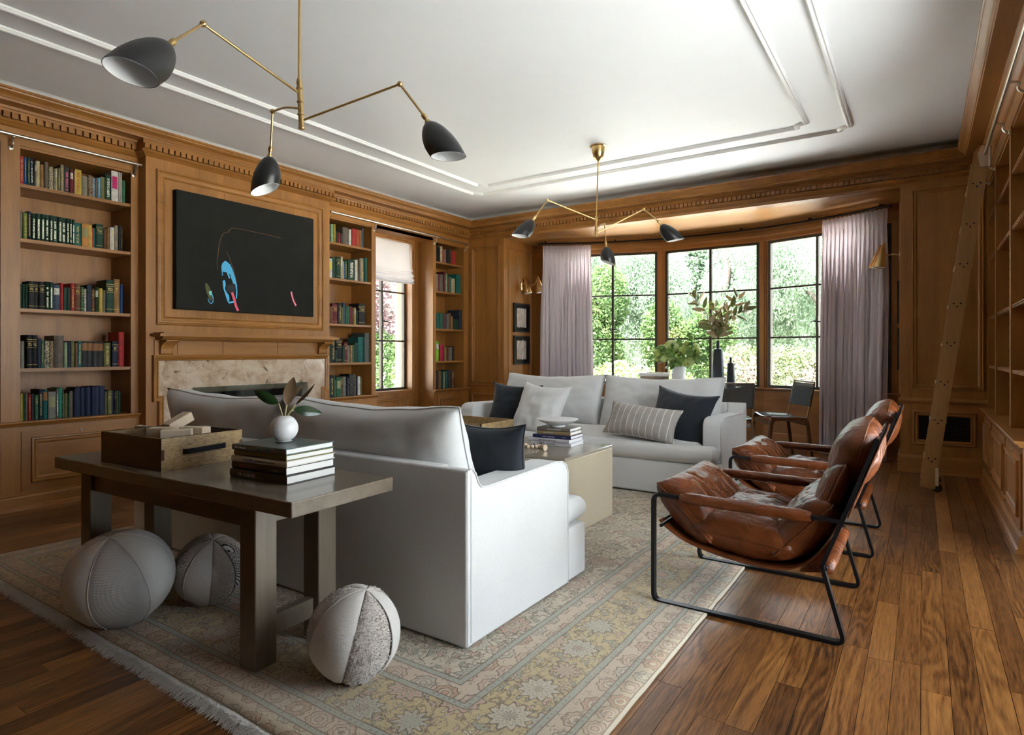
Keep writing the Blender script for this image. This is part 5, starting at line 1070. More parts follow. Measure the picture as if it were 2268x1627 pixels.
ch1 = make_chair(); ch2 = copy_tree(ch1); ch1.location = (-.975, 2.548, .0); ch2.location = (-.948, 3.715, .0)
tag(ch1, 'cognac leather sling chair with black frame nearest the camera', 'chair', 'cognac leather sling chairs'); tag(ch2, 'cognac leather sling chair behind the nearest one, towards the curtain', 'chair', 'cognac leather sling chairs')
# ================================================ THINGS ON THE TABLES
def text(body, size, loc, rot, mat, parent, name='title', align='LEFT', ext=.0004, sx=1.0):
    c = bpy.data.curves.new(name, 'FONT'); c.body = body; c.size = size; c.align_x = align; c.align_y = 'CENTER'; c.extrude = ext; c.materials.append(mat)
    tmp = bpy.data.objects.new(name, c); COL.objects.link(tmp); me = bpy.data.meshes.new_from_object(tmp.evaluated_get(bpy.context.evaluated_depsgraph_get())); bpy.data.objects.remove(tmp)
    o = bpy.data.objects.new(name, me); COL.objects.link(o); o.matrix_basis = Matrix.Translation(loc) @ rot @ Matrix.Diagonal((sx, 1, 1, 1))
    if parent: o.parent = parent; 
    return o
INKW = plain('white_ink', (.72, .70, .66), .6); INKD = plain('black_ink', (.015, .015, .015), .6); INKB = plain('blue_ink', (.10, .16, .40), .6); INKO = plain('rust_ink', (.35, .10, .03), .6)
WPAGE = plain('white_page_edges', (.70, .69, .67), .85, nscale=500, amt=.12)
def flat_book(label, cx, cy, z, lx, ly, h, rz, cover, titles, group):
    """a book lying flat: spine along -y (local), fore edge +y; lx along the spine"""
    t = thing('book', label, 'book', (cx, cy, z), rz, group); b = .003
    m = MB(); m.box(-lx/2, lx/2, -ly/2, ly/2, 0, b); m.box(-lx/2, lx/2, -ly/2, ly/2, h-b, h); m.grid(lambda u, v: (-lx/2+lx*u, -ly/2-.0035*math.sin(PI*v), h*v), 1, 6); m.box(-lx/2, lx/2, -ly/2, -ly/2+.002, 0, h); m.build('cover', cover, t, local=True)
    m = MB(); m.box(-lx/2+.003, lx/2-.003, -ly/2+.002, ly/2-.004, b, h-b); m.build('page_block', WPAGE, t, local=True)
    for (s_, size, x, mat, sx) in titles: text(s_, size, Vector((x, -ly/2-.0042, h/2)), Matrix.Rotation(PI/2, 4, 'X'), mat, t, ext=.0003, sx=sx)
    return t
def cover_mat(name, c, rough=.35): return plain(name, srgb(*c)[:3], rough, nscale=14, amt=.08)
def abstract(name):
    t = NT(name); p = t.pos('Object'); n = t.noise(t.vm('MULTIPLY', p, (6, 30, 4)), 1.6, 3, .6, 1.5).outputs['Fac']
    return t.set(t.ramp(n, [(.3, (.02, .06, .07, 1)), (.44, (.035, .13, .15, 1)), (.5, (.16, .10, .07, 1)), (.56, (.05, .15, .17, 1)), (.66, (.24, .20, .15, 1)), (.78, (.03, .05, .06, 1))]), .3)
G = 'books stacked on the console table'
bx, by, br = -1.985, 1.425, math.radians(4)
flat_book('dark bottom book of the stack on the console, lettered THE LOUVRE', bx, by, .6203, .305, .228, .030, br, cover_mat('umber_cover', (50, 42, 32)), [('THE', .013, -.105, INKW, 1), ('LOUVRE', .0175, -.070, INKW, .95)], G)
flat_book('black and rust book second from the bottom of the console stack', bx-.002, by+.002, .6506, .295, .222, .029, br-.01, cover_mat('black_rust_cover', (34, 24, 20)), [('PAINTINGS IN', .0165, -.10, INKO, .9), ('the museum', .007, .075, INKW, 1)], G)
flat_book('white book lettered COLOR in the middle of the console stack', bx+.001, by, .6799, .292, .225, .0205, br+.015, cover_mat('white_cover', (196, 192, 184)), [('COLOR', .0155, -.08, INKB, 1), ('Natural Palettes for Painted Rooms', .0072, -.015, INKD, 1)], G)
flat_book('olive green book second from the top of the console stack', bx+.002, by+.004, .7007, .280, .222, .0205, br, cover_mat('olive_cover', (104, 98, 38)), [], G)
flat_book('teal patterned book on top of the console stack under the white vase', bx-.001, by+.001, .7215, .283, .225, .0215, br+.02, abstract('teal_pattern_cover'), [('The Collection', .010, -.125, INKW, 1)], G)
# ---- round vase with glossy leaves
def leaf_mesh(nm, ln, wd, curl, fold, mat, back=None, n=8, tip=1.0):
    m = MB()
    def pt(u, v):
        a = 2*u-1; w_ = wd/2*(math.sin(PI*min(1, v**.85))**.75)*(1-.15*v); x = a*w_
        return (x, ln*v*math.cos(curl*v*.5), ln*v*math.sin(curl*v*.5)*1.0+abs(a)*w_*fold)
    m.grid(pt, 4, n); mats = [mat]
    o = m.build(nm, mats, local=True, smooth=True); me = o.data; bpy.data.objects.remove(o); return me
def two_sided(name, top, under, rough=.3):
    t = NT(name); g = t.n('ShaderNodeNewGeometry'); n = t.noise(t.pos('Object'), 14, 3).outputs['Fac']; ob = t.n('ShaderNodeObjectInfo').outputs['Random']
    a = t.mix(n, tuple(x*.7 for x in top)+(1,), tuple(x*1.3 for x in top)+(1,)); a = t.mix(1.0, a, t.ramp(ob, [(0, (.8,.8,.8,1)), (1, (1.25,1.25,1.2,1))]), 'MULTIPLY')
    t.set(t.mix(g.outputs['Backfacing'], a, (*under, 1)), rough); return t.mat
def put(me, name, M, parent, scale=1.0):
    o = bpy.data.objects.new(name, me); COL.objects.link(o); o.parent = parent
    inv = Matrix.Identity(4); p = parent
    while p is not None: inv = Matrix.Translation(p.location) @ p.rotation_euler.to_matrix().to_4x4() @ inv; p = p.parent
    A = inv.inverted() @ M @ Matrix.Scale(scale, 4); o.matrix_basis = A; return o
def aim(base, direction, roll=0.0, up=(0, 0, 1)):
    """matrix at base with local +Y along direction and local +Z near up"""
    y = Vector(direction).normalized(); z = Vector(up); z = (z-y*z.dot(y)); z = z.normalized() if z.length > 1e-4 else y.orthogonal().normalized(); x = y.cross(z)
    return Matrix.Translation(base) @ Matrix((x, y, z)).transposed().to_4x4() @ Matrix.Rotation(roll, 4, 'Y')
WCER = plain('white_ceramic', (.66, .66, .67), .35, nscale=10, amt=.02)
vz = .7432; vc = Vector((-1.99, 1.43, vz)); vs_ = thing('vase', 'small round white vase of leaves on the console book stack', 'vase', vc)
pr = [(.0, 0), (.022, 0.0), (.030, .004)]+[(.051*math.cos(a)+.0, .052+.050*math.sin(a)) for a in [math.radians(q) for q in range(-66, 70, 8)]]+[(.0165, .099), (.0135, .099), (.018, .090), (.0, .084)]
m = MB(); m.lathe(pr, 36, Matrix.Translation(vc)); m.build('vase_body', WCER, vs_, True, angle=40)
pl = thing('leaf_cuttings', 'rubber plant leaves standing in the round white vase', 'plant', vc+Vector((0, 0, .09)))
RUB = two_sided('rubber_plant_leaf', (.018, .045, .014), (.12, .075, .04), .25); rl = leaf_mesh('leaf', .112, .046, .7, .28, RUB, n=10)
TWIG = plain('pale_green_twig', (.30, .27, .13), .6)
tips = [((.006, .006, .040), (.12, .16, 1.0), .15, 1.05), ((-.012, -.016, .048), (-.60, -.75, .42), 2.7, .95), ((.022, .034, .040), (.50, .72, .50), -1.1, .95), ((.018, .030, .022), (.55, .80, -.02), 2.9, 1.0), ((-.002, .015, .05), (.15, .35, .75), .9, .75)]
m = MB()
for (p, d, r, s_) in tips: m.tube(catmull([vc+Vector((0, 0, .06)), vc+Vector((p[0]*.4, p[1]*.4, .105)), vc+Vector((p[0], p[1], .098+p[2]))], 5), [.003]*10+[.002], 6)
m.build('twig', TWIG, pl, True)
for (p, d, r, s_) in tips: put(rl, 'leaf', aim(vc+Vector((p[0], p[1], .098+p[2])), d, r, (.8, -.58, .25)), pl, s_)
# ---- wooden drawer tray with wooden blocks
BURL = NT('burl_wood'); n1 = BURL.noise(BURL.pos('Object'), 26, 6, .7, 1.5).outputs['Fac']; n2 = BURL.noise(BURL.vm('MULTIPLY', BURL.pos('Object'), (1,1,5)), 40, 4).outputs['Fac']
BURL.set(BURL.ramp(BURL.math('MULTIPLY', BURL.math('ADD', n1, n2), .5), [(.3, (.13, .075, .030, 1)), (.5, (.34, .225, .105, 1)), (.7, (.50, .36, .19, 1))]), .34); BURL = BURL.mat
DKW = plain('dark_walnut_board', (.062, .030, .016), .28, nscale=18, amt=.35); PALE = wood('pale_beech', (.50, .40, .29, 1), (.66, .56, .43, 1), 'X')
def tray(label, cx, cy, z, lx, ly, h, rz, sides, handle=True):
    t = thing('drawer_tray', label, 'tray', (cx, cy, z), rz); w_ = .012
    for nm, a in (('end_board', (-lx/2, lx/2, -ly/2, -ly/2+w_)), ('end_board', (-lx/2, lx/2, ly/2-w_, ly/2))): m = MB(); m.box(a[0], a[1], a[2], a[3], 0, h); m.build(nm, sides, t, local=True)
    for s_ in (-1, 1): x = s_*lx/2; m = MB(); m.box(min(x, x-s_*w_), max(x, x-s_*w_), -ly/2+w_, ly/2-w_, 0, h); m.box(min(x+s_*.001, x-s_*w_), max(x+s_*.001, x-s_*w_), -ly/2, ly/2, 0, h*.33); m.box(min(x+s_*.001, x-s_*w_), max(x+s_*.001, x-s_*w_), -ly/2, ly/2, h*.66, h); m.build('side_board', BURL, t, local=True)
    m = MB(); m.box(-lx/2+w_, lx/2-w_, -ly/2+w_, ly/2-w_, .004, .012); m.build('bottom_board', PALE, t, local=True)
    if handle:
        x = lx/2; m = MB(); q = [(x+.002, -.088, h*.53), (x+.020, -.078, h*.54), (x+.030, -.03, h*.56), (x+.031, .03, h*.57), (x+.022, .078, h*.56), (x+.002, .088, h*.56)]
        m.strip(catmull(q, 6), .010, .003, (0, 0, 1)); m.build('handle', BLACKM, t, True, local=True, angle=40)
    return t
tray('walnut and burl drawer tray holding wooden blocks on the console', -2.66, 1.362, .6203, .440, .350, .126, math.radians(3.5), DKW)
tray('burl wood tray on the far side of the coffee table', -2.70, 3.495, .4703, .47, .38, .126, 0, BURL, False)
BLK = [plain('beech_block', (.62, .50, .37), .6, nscale=40, amt=.1), plain('maple_block', (.55, .43, .31), .6, nscale=40, amt=.1)]
spots = [(-2.70, 1.335, .6755, .5), (-2.58, 1.33, .6755, 1.0), (-2.77, 1.40, .6755, .3), (-2.64, 1.43, .6755, 1.3), (-2.53, 1.42, .6755, .2)]
low = [(-2.78, 1.28, .6328, .1), (-2.62, 1.27, .6328, .2), (-2.50, 1.30, .6328, 1.5), (-2.78, 1.42, .6328, 1.2), (-2.64, 1.40, .6328, .6), (-2.52, 1.44, .6328, .3)]
top_ = [(-2.685, 1.335, .7182, .55), (-2.575, 1.335, .7182, .95), (-2.73, 1.43, .7182, 1.7), (-2.60, 1.425, .7182, .4)]
lab = ['lying under the others at the front left', 'lying under the others at the front', 'lying under the others at the front right', 'lying under the others at the back left', 'lying under the others in the middle', 'lying under the others at the back right', 'in the second layer at the left front', 'in the second layer at the right front', 'in the second layer at the far left', 'in the second layer at the back', 'in the second layer at the back right', 'lying on top nearest the tray front', 'lying on top at the right, nearest the handle', 'propped on top at the back left', 'lying on top at the back right']
for k, (x, y, z, rz) in enumerate(low+spots+top_):
    t = thing('toy_block', 'pale wooden block '+lab[k]+' of the console tray' if k > 10 else 'pale wooden block in the console tray, '+lab[k], 'block', (x, y, z), rz, 'wooden blocks in the console tray')
    m = MB(); m.rbox(-.058, .058, -.028, .028, 0, .042, .003, 1); o = m.build('block_body', BLK[k % 2], t, local=True)
    if k == 13: t.rotation_euler = (.0, -.42, rz); t.location.z += .035
# ---- coffee table books, bowl, beads
G = 'books stacked on the coffee table'; sx_, sy_ = -2.02, 3.555
sp = [('white book lettered ART at the bottom of the coffee table stack', .290, .20, .0235, (205, 203, 210), [('ART', .024, -.075, INKD, 1.1), ('THE MASTERS', .012, .0, INKW, 1)], (150, 140, 165)),
 ('pale grey book second from the bottom of the coffee table stack', .300, .205, .0235, (190, 188, 196), [('BEHIND THE CANVAS, AT HOME', .0085, -.07, INKD, 1)], None),
 ('navy blue book in the middle of the coffee table stack', .275, .20, .0225, (34, 40, 84), [('Interior Inspirations', .011, -.065, INKW, 1), ('Ray Hill', .007, .08, INKW, 1)], None),
 ('tan book second from the top of the coffee table stack', .240, .19, .0235, (142, 122, 88), [('PARIS IDENTITY', .010, -.07, INKW, 1)], None),
 ('grey-brown book on top of the coffee table stack under the bowl', .238, .19, .0225, (104, 95, 86), [('UPSCALE DOWNSIZING', .0105, -.045, INKW, .9)], None)]
z = .4703
for k, (lb, lx, ly, h, c, tt, _) in enumerate(sp):
    if k == 0: tt = [('ART', .022, -.09, INKD, 1.1), ('THE MASTERS', .0105, -.03, INKD, 1)]
    flat_book(lb, sx_+[0, -.012, .004, .012, .012][k], sy_+[0, -.004, .0, .004, .003][k], z, lx, ly, h, math.radians([3, 2, 4, 5, 5][k]), cover_mat('coffee_book_cover', c), tt, G); z += h+.0003
bw = thing('bowl', 'shallow celadon bowl on the coffee table book stack', 'bowl', (-2.015, 3.545, z))
m = MB(); M = Matrix.Translation((-2.015, 3.545, z)); m.lathe([(.0, .003), (.050, .0), (.052, .003), (.052, .010), (.070, .016), (.11, .032), (.139, .049), (.1395, .051), (.1375, .051)], 48, M); m.build('bowl_body', WCER, bw, True, angle=40)
m = MB(); m.lathe([(.1375, .0508), (.108, .035), (.07, .021), (.03, .0155), (.0, .015)], 48, M); m.build('glazed_inside', plain('celadon_glaze', (.36, .47, .48), .12, nscale=8, amt=.08), bw, True)
bg_ = thing('bead_garland', 'pale wooden bead garland with cone end on the coffee table', 'beads', (-2.06, 3.29, .4703)); BEAD = plain('pale_wood_bead', (.60, .46, .32), .5, nscale=60, amt=.12)
bm_ = MB().lathe([(.0025, -.0105)]+[(.0125*math.cos(a), .0125*math.sin(a)) for a in [math.radians(q) for q in range(-60, 61, 20)]]+[(.0025, .0105)], 14).build('bead', BEAD, local=True, smooth=True); bme = bm_.data; bpy.data.objects.remove(bm_)
path = catmull([(-2.20, 3.36, 0), (-2.16, 3.31, 0), (-2.125, 3.325, 0), (-2.105, 3.285, 0), (-2.07, 3.275, 0), (-2.035, 3.300, 0), (-2.022, 3.335, 0), (-1.995, 3.330, 0), (-1.985, 3.295, 0)], 12); acc = 0; last = None
for i, p in enumerate(path):
    if last is None or (p-last).length > .0238: put(bme, 'bead', Matrix.Translation((p.x, p.y, .4833)) @ Matrix.Rotation(i*.7, 4, 'Z') @ Matrix.Rotation(PI/2, 4, 'X'), bg_); last = p
m = MB(); m.lathe([(.007, 0), (.010, .004), (.0195, .052), (.0185, .053), (.009, .050)], 18, Matrix.Translation((-1.985, 3.265, .4905)) @ orient((.95, -.25, -.0))); m.build('cone_end', BEAD, bg_, True, angle=40)

# ================================================ THE BREAKFAST TABLE IN THE BOW
TC = (-2.26, 6.82); bt = thing('round_table', 'round white table in the bow window behind the far sofa', 'table', (*TC, 0))
m = MB(); m.lathe([(.0, .672), (.50, .675), (.60, .688), (.618, .696), (.620, .700), (.0, .700)], 56, Matrix.Translation((*TC, 0))); m.build('table_top', plain('white_marble_top', (.74, .74, .75), .12, nscale=5, amt=.04), bt, True, angle=30)
m = MB(); m.lathe([(.29, .0), (.29, .012), (.10, .03), (.045, .12), (.035, .35), (.05, .60), (.12, .672)], 32, Matrix.Translation((*TC, 0))); m.build('pedestal', WCER, bt, True, angle=40)
DKV = plain('matte_blue_black_ceramic', (.020, .030, .038), .5, nscale=30, amt=.15)
def bottle(label, x, y, r0, r1, h1, rn, h2):
    t = thing('bottle_vase', label, 'vase', (x, y, .70)); m = MB(); m.lathe([(.0, .0), (r0-.004, .0), (r0, .004), (r1, h1-.008), (r1-.006, h1), (rn+.004, h1+.006), (rn, h1+.012), (rn, h2), (rn-.003, h2), (rn-.003, h1+.02)], 40, Matrix.Translation((x, y, .7003))); m.build('vase_body', DKV, t, True, angle=35)
bottle('tall blue-black bottle vase holding leafy branches on the bow window table', -1.845, 6.76, .072, .050, .415, .0175, .503); bottle('small blue-black bottle vase beside the tall one', -1.735, 6.86, .048, .037, .262, .011, .325)
br_ = thing('leafy_branches', 'magnolia branches with olive and tan leaves in the tall bottle vase', 'plant', (-1.845, 6.76, 1.19))
MAG = two_sided('magnolia_leaf', (.17, .20, .06), (.50, .38, .23), .4); ml = [leaf_mesh('leaf', .115, .040, .5, .15, MAG), leaf_mesh('leaf', .10, .036, -.35, .12, MAG), leaf_mesh('leaf', .085, .034, .8, .2, MAG)]
rbn = random.Random(21); o0 = Vector((-1.845, 6.76, 1.12)); BARK = plain('brown_twig', (.16, .10, .05), .8)
branches = [[(-.0, 0, .10), (-.06, -.01, .26), (-.15, 0, .44), (-.27, .0, .58)], [(.0, 0, .10), (-.015, .02, .28), (-.04, .03, .47)], [(.0, 0, .10), (.06, -.02, .23), (.16, -.03, .33), (.30, -.02, .42)], [(.0, 0, .10), (.03, .02, .26), (.12, .03, .40), (.20, .04, .56)], [(0, 0, .10), (.02, .03, .24), (.05, .05, .42)], [(0, 0, .10), (-.04, -.03, .20), (-.10, -.06, .33)]]
for br in branches:
    pth = catmull([o0]+[o0+Vector(p) for p in br], 8); m = MB(); m.tube(pth, [.004-.0025*i/len(pth) for i in range(len(pth))], 6); m.build('branch', BARK, br_, True); N = len(pth); nl_ = 18
    for k in range(nl_):
        f = .42+.58*k/(nl_-1); i = min(N-2, int(f*(N-1))); d = (pth[i+1]-pth[i]).normalized(); az = k*2.4+rbn.uniform(-.4, .4); e = d.orthogonal().normalized(); side = (e*math.cos(az)+d.cross(e)*math.sin(az)); dr = d*(.55 if k < nl_-2 else 1.3)+side*rbn.uniform(.55, 1.0)+Vector((0, 0, rbn.uniform(-.15, .2)))
        put(ml[k % 3], 'leaf', aim(pth[i], dr, rbn.uniform(-2.6, 2.6)), br_, rbn.uniform(1.15, 1.6))
wv = thing('vase', 'white ribbed cylinder vase of hydrangeas on the bow window table', 'vase', (-2.265, 6.72, .70)); pr = [(.0, 0), (.070, 0), (.074, .003)]
for k in range(15): pr += [(.0755, .008+k*.014), (.0755, .016+k*.014), (.0735, .019+k*.014)]
pr += [(.076, .222), (.072, .222), (.071, .20)]
m = MB(); m.lathe(pr, 40, Matrix.Translation((-2.265, 6.72, .7003))); m.build('vase_body', WCER, wv, True, angle=35)
hy = thing('hydrangeas', 'bunch of lime green hydrangeas in the white ribbed vase', 'flowers', (-2.265, 6.72, .92))
HYD = [plain('hydrangea_lime', (.34, .42, .10), .7, nscale=60, amt=.3), plain('hydrangea_pale', (.44, .52, .20), .7, nscale=60, amt=.3), plain('hydrangea_green', (.16, .27, .05), .7, nscale=60, amt=.3)]
def head_mesh(seed, mat):
    r = random.Random(seed); m = MB()
    for k in range(120):
        zz = 1-2*(k+.5)/120; th = k*2.39996; rr = math.sqrt(1-zz*zz); n_ = Vector((rr*math.cos(th), rr*math.sin(th), zz)); c = n_*(.040+r.uniform(-.004, .006)); e = n_.orthogonal().normalized(); f = n_.cross(e); s_ = r.uniform(.009, .013); a0 = r.uniform(0, PI)
        ring = [c+(e*math.cos(a0+q*PI/2)+f*math.sin(a0+q*PI/2))*s_*(1.25)+n_*r.uniform(-.003, .004) for q in range(4)]; m.add([c+n_*.003]+ring, [(0, 1, 2), (0, 2, 3), (0, 3, 4), (0, 4, 1)])
    m.lathe([(.036*math.cos(a), .036*math.sin(a)) for a in [math.radians(q) for q in range(-88, 89, 22)]], 12); o = m.build('h', mat, local=True); me = o.data; bpy.data.objects.remove(o); return me
HM = [head_mesh(k, HYD[k % 3]) for k in range(6)]; rh = random.Random(8); hc = Vector((-2.265, 6.72, 1.05))
HL_ = two_sided('hydrangea_leaf', (.06, .16, .025), (.14, .24, .06), .45); hl = leaf_mesh('leaf', .11, .075, .5, .12, HL_)
sp_ = []
for k in range(46):
    for _ in range(30):
        d = Vector((rh.gauss(0, 1), rh.gauss(0, 1), rh.gauss(.25, .8))).normalized(); p = hc+Vector((d.x*.27, d.y*.20, d.z*.145 if d.z > 0 else d.z*.10))*rh.uniform(.72, 1.0)
        if all((p-q).length > .062 for q in sp_): sp_.append(p); put(HM[rh.randrange(6)], 'flower_head', Matrix.Translation(p) @ Matrix.Rotation(rh.uniform(0, 6), 4, 'Z'), hy, rh.uniform(.75, 1.12)); break
put(HM[2], 'flower_head', Matrix.Translation((-2.14, 6.70, 1.27)), hy, .6); put(HM[5], 'flower_head', Matrix.Translation((-2.125, 6.72, 1.235)), hy, .7)
for k in range(44):
    d = Vector((rh.gauss(0, 1), rh.gauss(0, 1), rh.gauss(-.1, .7))).normalized(); p = hc+Vector((d.x*.20, d.y*.15, d.z*.10)); put(hl, 'leaf', aim(p, d+Vector((0, 0, rh.uniform(-.5, .2))), rh.uniform(-1, 1)), hy, rh.uniform(.7, 1.05))
m = MB()
for k in range(12):
    a = k*.52; m.tube(catmull([(-2.265+.03*math.cos(a), 6.72+.03*math.sin(a), .90), (-2.265+.07*math.cos(a), 6.72+.06*math.sin(a), .97), (-2.265+.14*math.cos(a), 6.72+.10*math.sin(a), 1.03)], 4), .0025, 5)
m.build('stems', TWIG, hy, True)
G = 'books stacked on the bow window table'
flat_book('mottled tan book at the bottom of the bow window stack', -2.545, 6.70, .7003, .30, .21, .028, math.radians(20), plain('mottled_tan_cover', (.28, .21, .12), .5, nscale=60, amt=.6), [], G); flat_book('black and tan book second from the bottom of the bow window stack', -2.55, 6.69, .7286, .31, .22, .040, math.radians(16), plain('mottled_black_cover', (.14, .11, .07), .5, nscale=16, amt=.9), [], G); flat_book('dark tan book third in the bow window stack', -2.545, 6.70, .7689, .31, .22, .040, math.radians(24), plain('mottled_brown_cover', (.2, .15, .09), .5, nscale=20, amt=.8), [], G); flat_book('thick white book on top of the bow window stack', -2.545, 6.70, .8092, .33, .23, .036, math.radians(22), cover_mat('white_book_cover', (205, 203, 198)), [], G)
nk = thing('bead_strand', 'string of dark beads lying on the white book by the hydrangeas', 'beads', (-2.50, 6.68, .8455)); 
for k in range(16): put(bme, 'bead', Matrix.Translation((-2.60+.012*k, 6.64+.018*math.sin(k*1.1), .8537)), nk, .62)
for o in nk.children: pass
# ---- woven-back dining chairs
WAL = wood('walnut', (.085, .040, .016, 1), (.17, .085, .035, 1), 'Z', 1.4, .38); CORD = plain('black_cord', (.012, .011, .011), .6, nscale=300, amt=.4); SEATL = plain('black_leather_seat', (.018, .019, .021), .18, nscale=30, amt=.2)
def dining_chair():
    t = thing('dining_chair', 'x', 'chair'); w2 = .215
    for s_ in (-1, 1):
        x = s_*w2; pts = [(-.205-.035, .0), (-.205, .395), (-.185, .445), (.155, .438), (.185, .395), (.235, .0), (.205, .0), (.155, .375), (.135, .40), (-.150, .402), (-.168, .375), (-.212, .0)]
        m = MB(); rounded_prism(m, pts, lambda p, q: (q, p[0], p[1]), x-.013, x+.013, .005, 2); m.build('side_frame', WAL, t, True, local=True, angle=40)
        m = MB(); m.tube([(x-s_*.004, .165, .40), (x-s_*.004, .245, .785)], .0075, 10); m.build('back_post', plain('brushed_brass_post', (.42, .30, .14), .35, 1.0), t, True, local=True, angle=50)
    m = MB(); m.tube([(-w2, .245, .782), (w2, .245, .782)], .008, 10); m.build('top_rail', WAL, t, True, local=True, angle=50)
    m = MB(); m.box(-w2, w2, -.19, -.168, .355, .40); m.box(-w2, w2, .145, .165, .355, .395); m.build('seat_rail', WAL, t, local=True)
    for k in range(26):
        z = .545+.0088*k; y = .165+.08*(z-.40)/.385; m = MB(); m.tube(rounded([(-w2-.006, y-.011, z), (w2+.006, y-.011, z), (w2+.006, y+.011, z), (-w2-.006, y+.011, z)], .010, 3), .0034, 5, closed=True); m.build('cord', CORD, t, True, local=True)
    m = MB(); m.grid(lambda u, v: (-w2+.006+(2*w2-.012)*u, -.195+.36*v, .447-.022*math.sin(PI*u)+.006*math.cos(PI*v)), 16, 10); o = m.build('seat', SEATL, t, True, local=True); o.modifiers.new('thickness', 'SOLIDIFY').thickness = .006
    return t
dc = dining_chair(); dc2 = copy_tree(dc); dc.location = (-1.21, 6.74, 0); dc.rotation_euler = (0, 0, math.radians(-56)); dc2.location = (-1.62, 6.22, 0); dc2.rotation_euler = (0, 0, math.radians(205))
tag(dc, 'walnut dining chair with black cord back by the right drape', 'chair', 'woven-back dining chairs'); tag(dc2, 'walnut dining chair with black cord back half hidden behind the far sofa', 'chair', 'woven-back dining chairs')
# ================================================ THE GARDEN
def leafmat(name, stops, rough=.55, trans=.45):
    t = NT(name); n = t.noise(t.pos('world'), 1.6, 4, .6).outputs['Fac']; f = t.noise(t.pos('world'), 34, 2).outputs['Fac']; k = t.math('ADD', t.math('MULTIPLY', n, .6), t.math('MULTIPLY', f, .4)); col = t.ramp(k, stops); t.set(col, rough, spec=.25)
    tl = t.n('ShaderNodeBsdfTranslucent'); t.t.links.new(col, tl.inputs[0]); mx = t.n('ShaderNodeMixShader'); mx.inputs[0].default_value = trans
    t.t.links.new(t.bsdf.outputs[0], mx.inputs[1]); t.t.links.new(tl.outputs[0], mx.inputs[2]); t.t.links.new(mx.outputs[0], t.out.inputs[0]); return t.mat
LF_W = leafmat('willow_leaves', [(.3, (.075, .12, .065, 1)), (.48, (.185, .255, .17, 1)), (.68, (.34, .40, .32, 1))]); LF_D = leafmat('dark_shrub_leaves', [(.3, (0.025, 0.048, 0.013, 1)), (.55, (0.085, 0.142, 0.048, 1)), (.72, (0.266, 0.228, 0.085, 1))]); LF_Y = leafmat('yellow_green_leaves', [(.3, (.085, .14, .035, 1)), (.6, (.20, .26, .09, 1)), (.75, (.32, .34, .18, 1))])
LF_P = leafmat('purple_plum_leaves', [(.3, (0.057, 0.028, 0.034, 1)), (.5, (0.152, 0.095, 0.104, 1)), (.7, (0.247, 0.228, 0.162, 1))]); LF_R = leafmat('rose_blooms', [(.42, (.10, .15, .055, 1)), (.54, (.24, .20, .14, 1)), (.66, (.40, .28, .28, 1))]); TRK = plain('grey_bark', (.085, .068, .055), .9, nscale=12, amt=.4)
import numpy as np
def leaves(blobs, count, size, mat, seed, droop=0.0, asp=2.4):
    r = np.random.default_rng(seed); tot = sum(b[3]*b[4]*b[5] for b in blobs); V_ = []
    for (cx, cy, cz, rx, ry, rz_) in blobs:
        n = max(8, int(count*rx*ry*rz_/tot)); d = r.normal(size=(n, 3)); d /= np.linalg.norm(d, axis=1)[:, None]
        c = np.array([cx, cy, cz])+d*(r.uniform(.35, 1, (n, 1))**.5)*np.array([rx, ry, rz_]); c = c[c[:, 2] > -.28]; n = len(c)
        a = r.normal(size=(n, 3))*np.array([1, 1, .7]); a[:, 2] -= droop*2.2; a /= np.linalg.norm(a, axis=1)[:, None]; e = np.cross(a, r.normal(size=(n, 3))); e /= np.linalg.norm(e, axis=1)[:, None]; s_ = size*r.uniform(.6, 1.4, (n, 1))
        V_.append(np.stack([c, c+a*s_*.5+e*s_/asp, c+a*s_, c+a*s_*.5-e*s_/asp], 1).reshape(-1, 3))
    v = np.concatenate(V_); return v
class LM:
    def __init__(s, v): s.v = v
    def build(s, name, mat, parent):
        v = s.v-np.array(parent.location); n = len(v); me = bpy.data.meshes.new(name); me.vertices.add(n); me.vertices.foreach_set('co', v.astype(np.float32).ravel()); me.loops.add(n); me.loops.foreach_set('vertex_index', np.arange(n, dtype=np.int32)); me.polygons.add(n//4); me.polygons.foreach_set('loop_start', np.arange(0, n, 4, dtype=np.int32)); me.update(calc_edges=True); me.materials.append(mat)
        o = bpy.data.objects.new(name, me); COL.objects.link(o); o.parent = parent; return o
def plant(name, label, cat, loc, blobs, count, size, mat, seed, trunk=None, droop=0.0, group=None, asp=2.4):
    t = thing(name, label, cat, loc, 0, group); o = LM(leaves(blobs, count, size, mat, seed, droop, asp)).build('foliage', mat, t); tag(o, kind='stuff')
    if trunk:
        for pts, r0 in trunk: m = MB(); q = catmull(pts, 6); m.tube(q, [r0*(1-.6*i/len(q)) for i in range(len(q))], 8); m.build('trunk', TRK, t, True)
    return t
def curtain_blobs(cx, cy, w_, h, n, seed, z0=.6):
    r = random.Random(seed); out = []
    for k in range(n): x = cx+r.uniform(-w_, w_); y = cy+r.uniform(-.9, .9); rz_ = r.uniform(.6, 1.0); z = r.uniform(z0+.4, h-rz_*.9); out.append((x, y, z, r.uniform(.25, .5), r.uniform(.3, .5), rz_))
    return out
plant('willow_tree', 'pale weeping tree filling the middle of the bow window', 'tree', (-4.4, 15, -.32), curtain_blobs(-4.4, 15.2, 2.3, 4.5, 54, 1), 85000, .062, LF_W, 11, [([(-4.2, 15.6, -.32), (-4.3, 15.6, 1.5), (-4.0, 15.5, 3.2), (-4.3, 15.4, 4.6)], .16)], .8, asp=4.0)
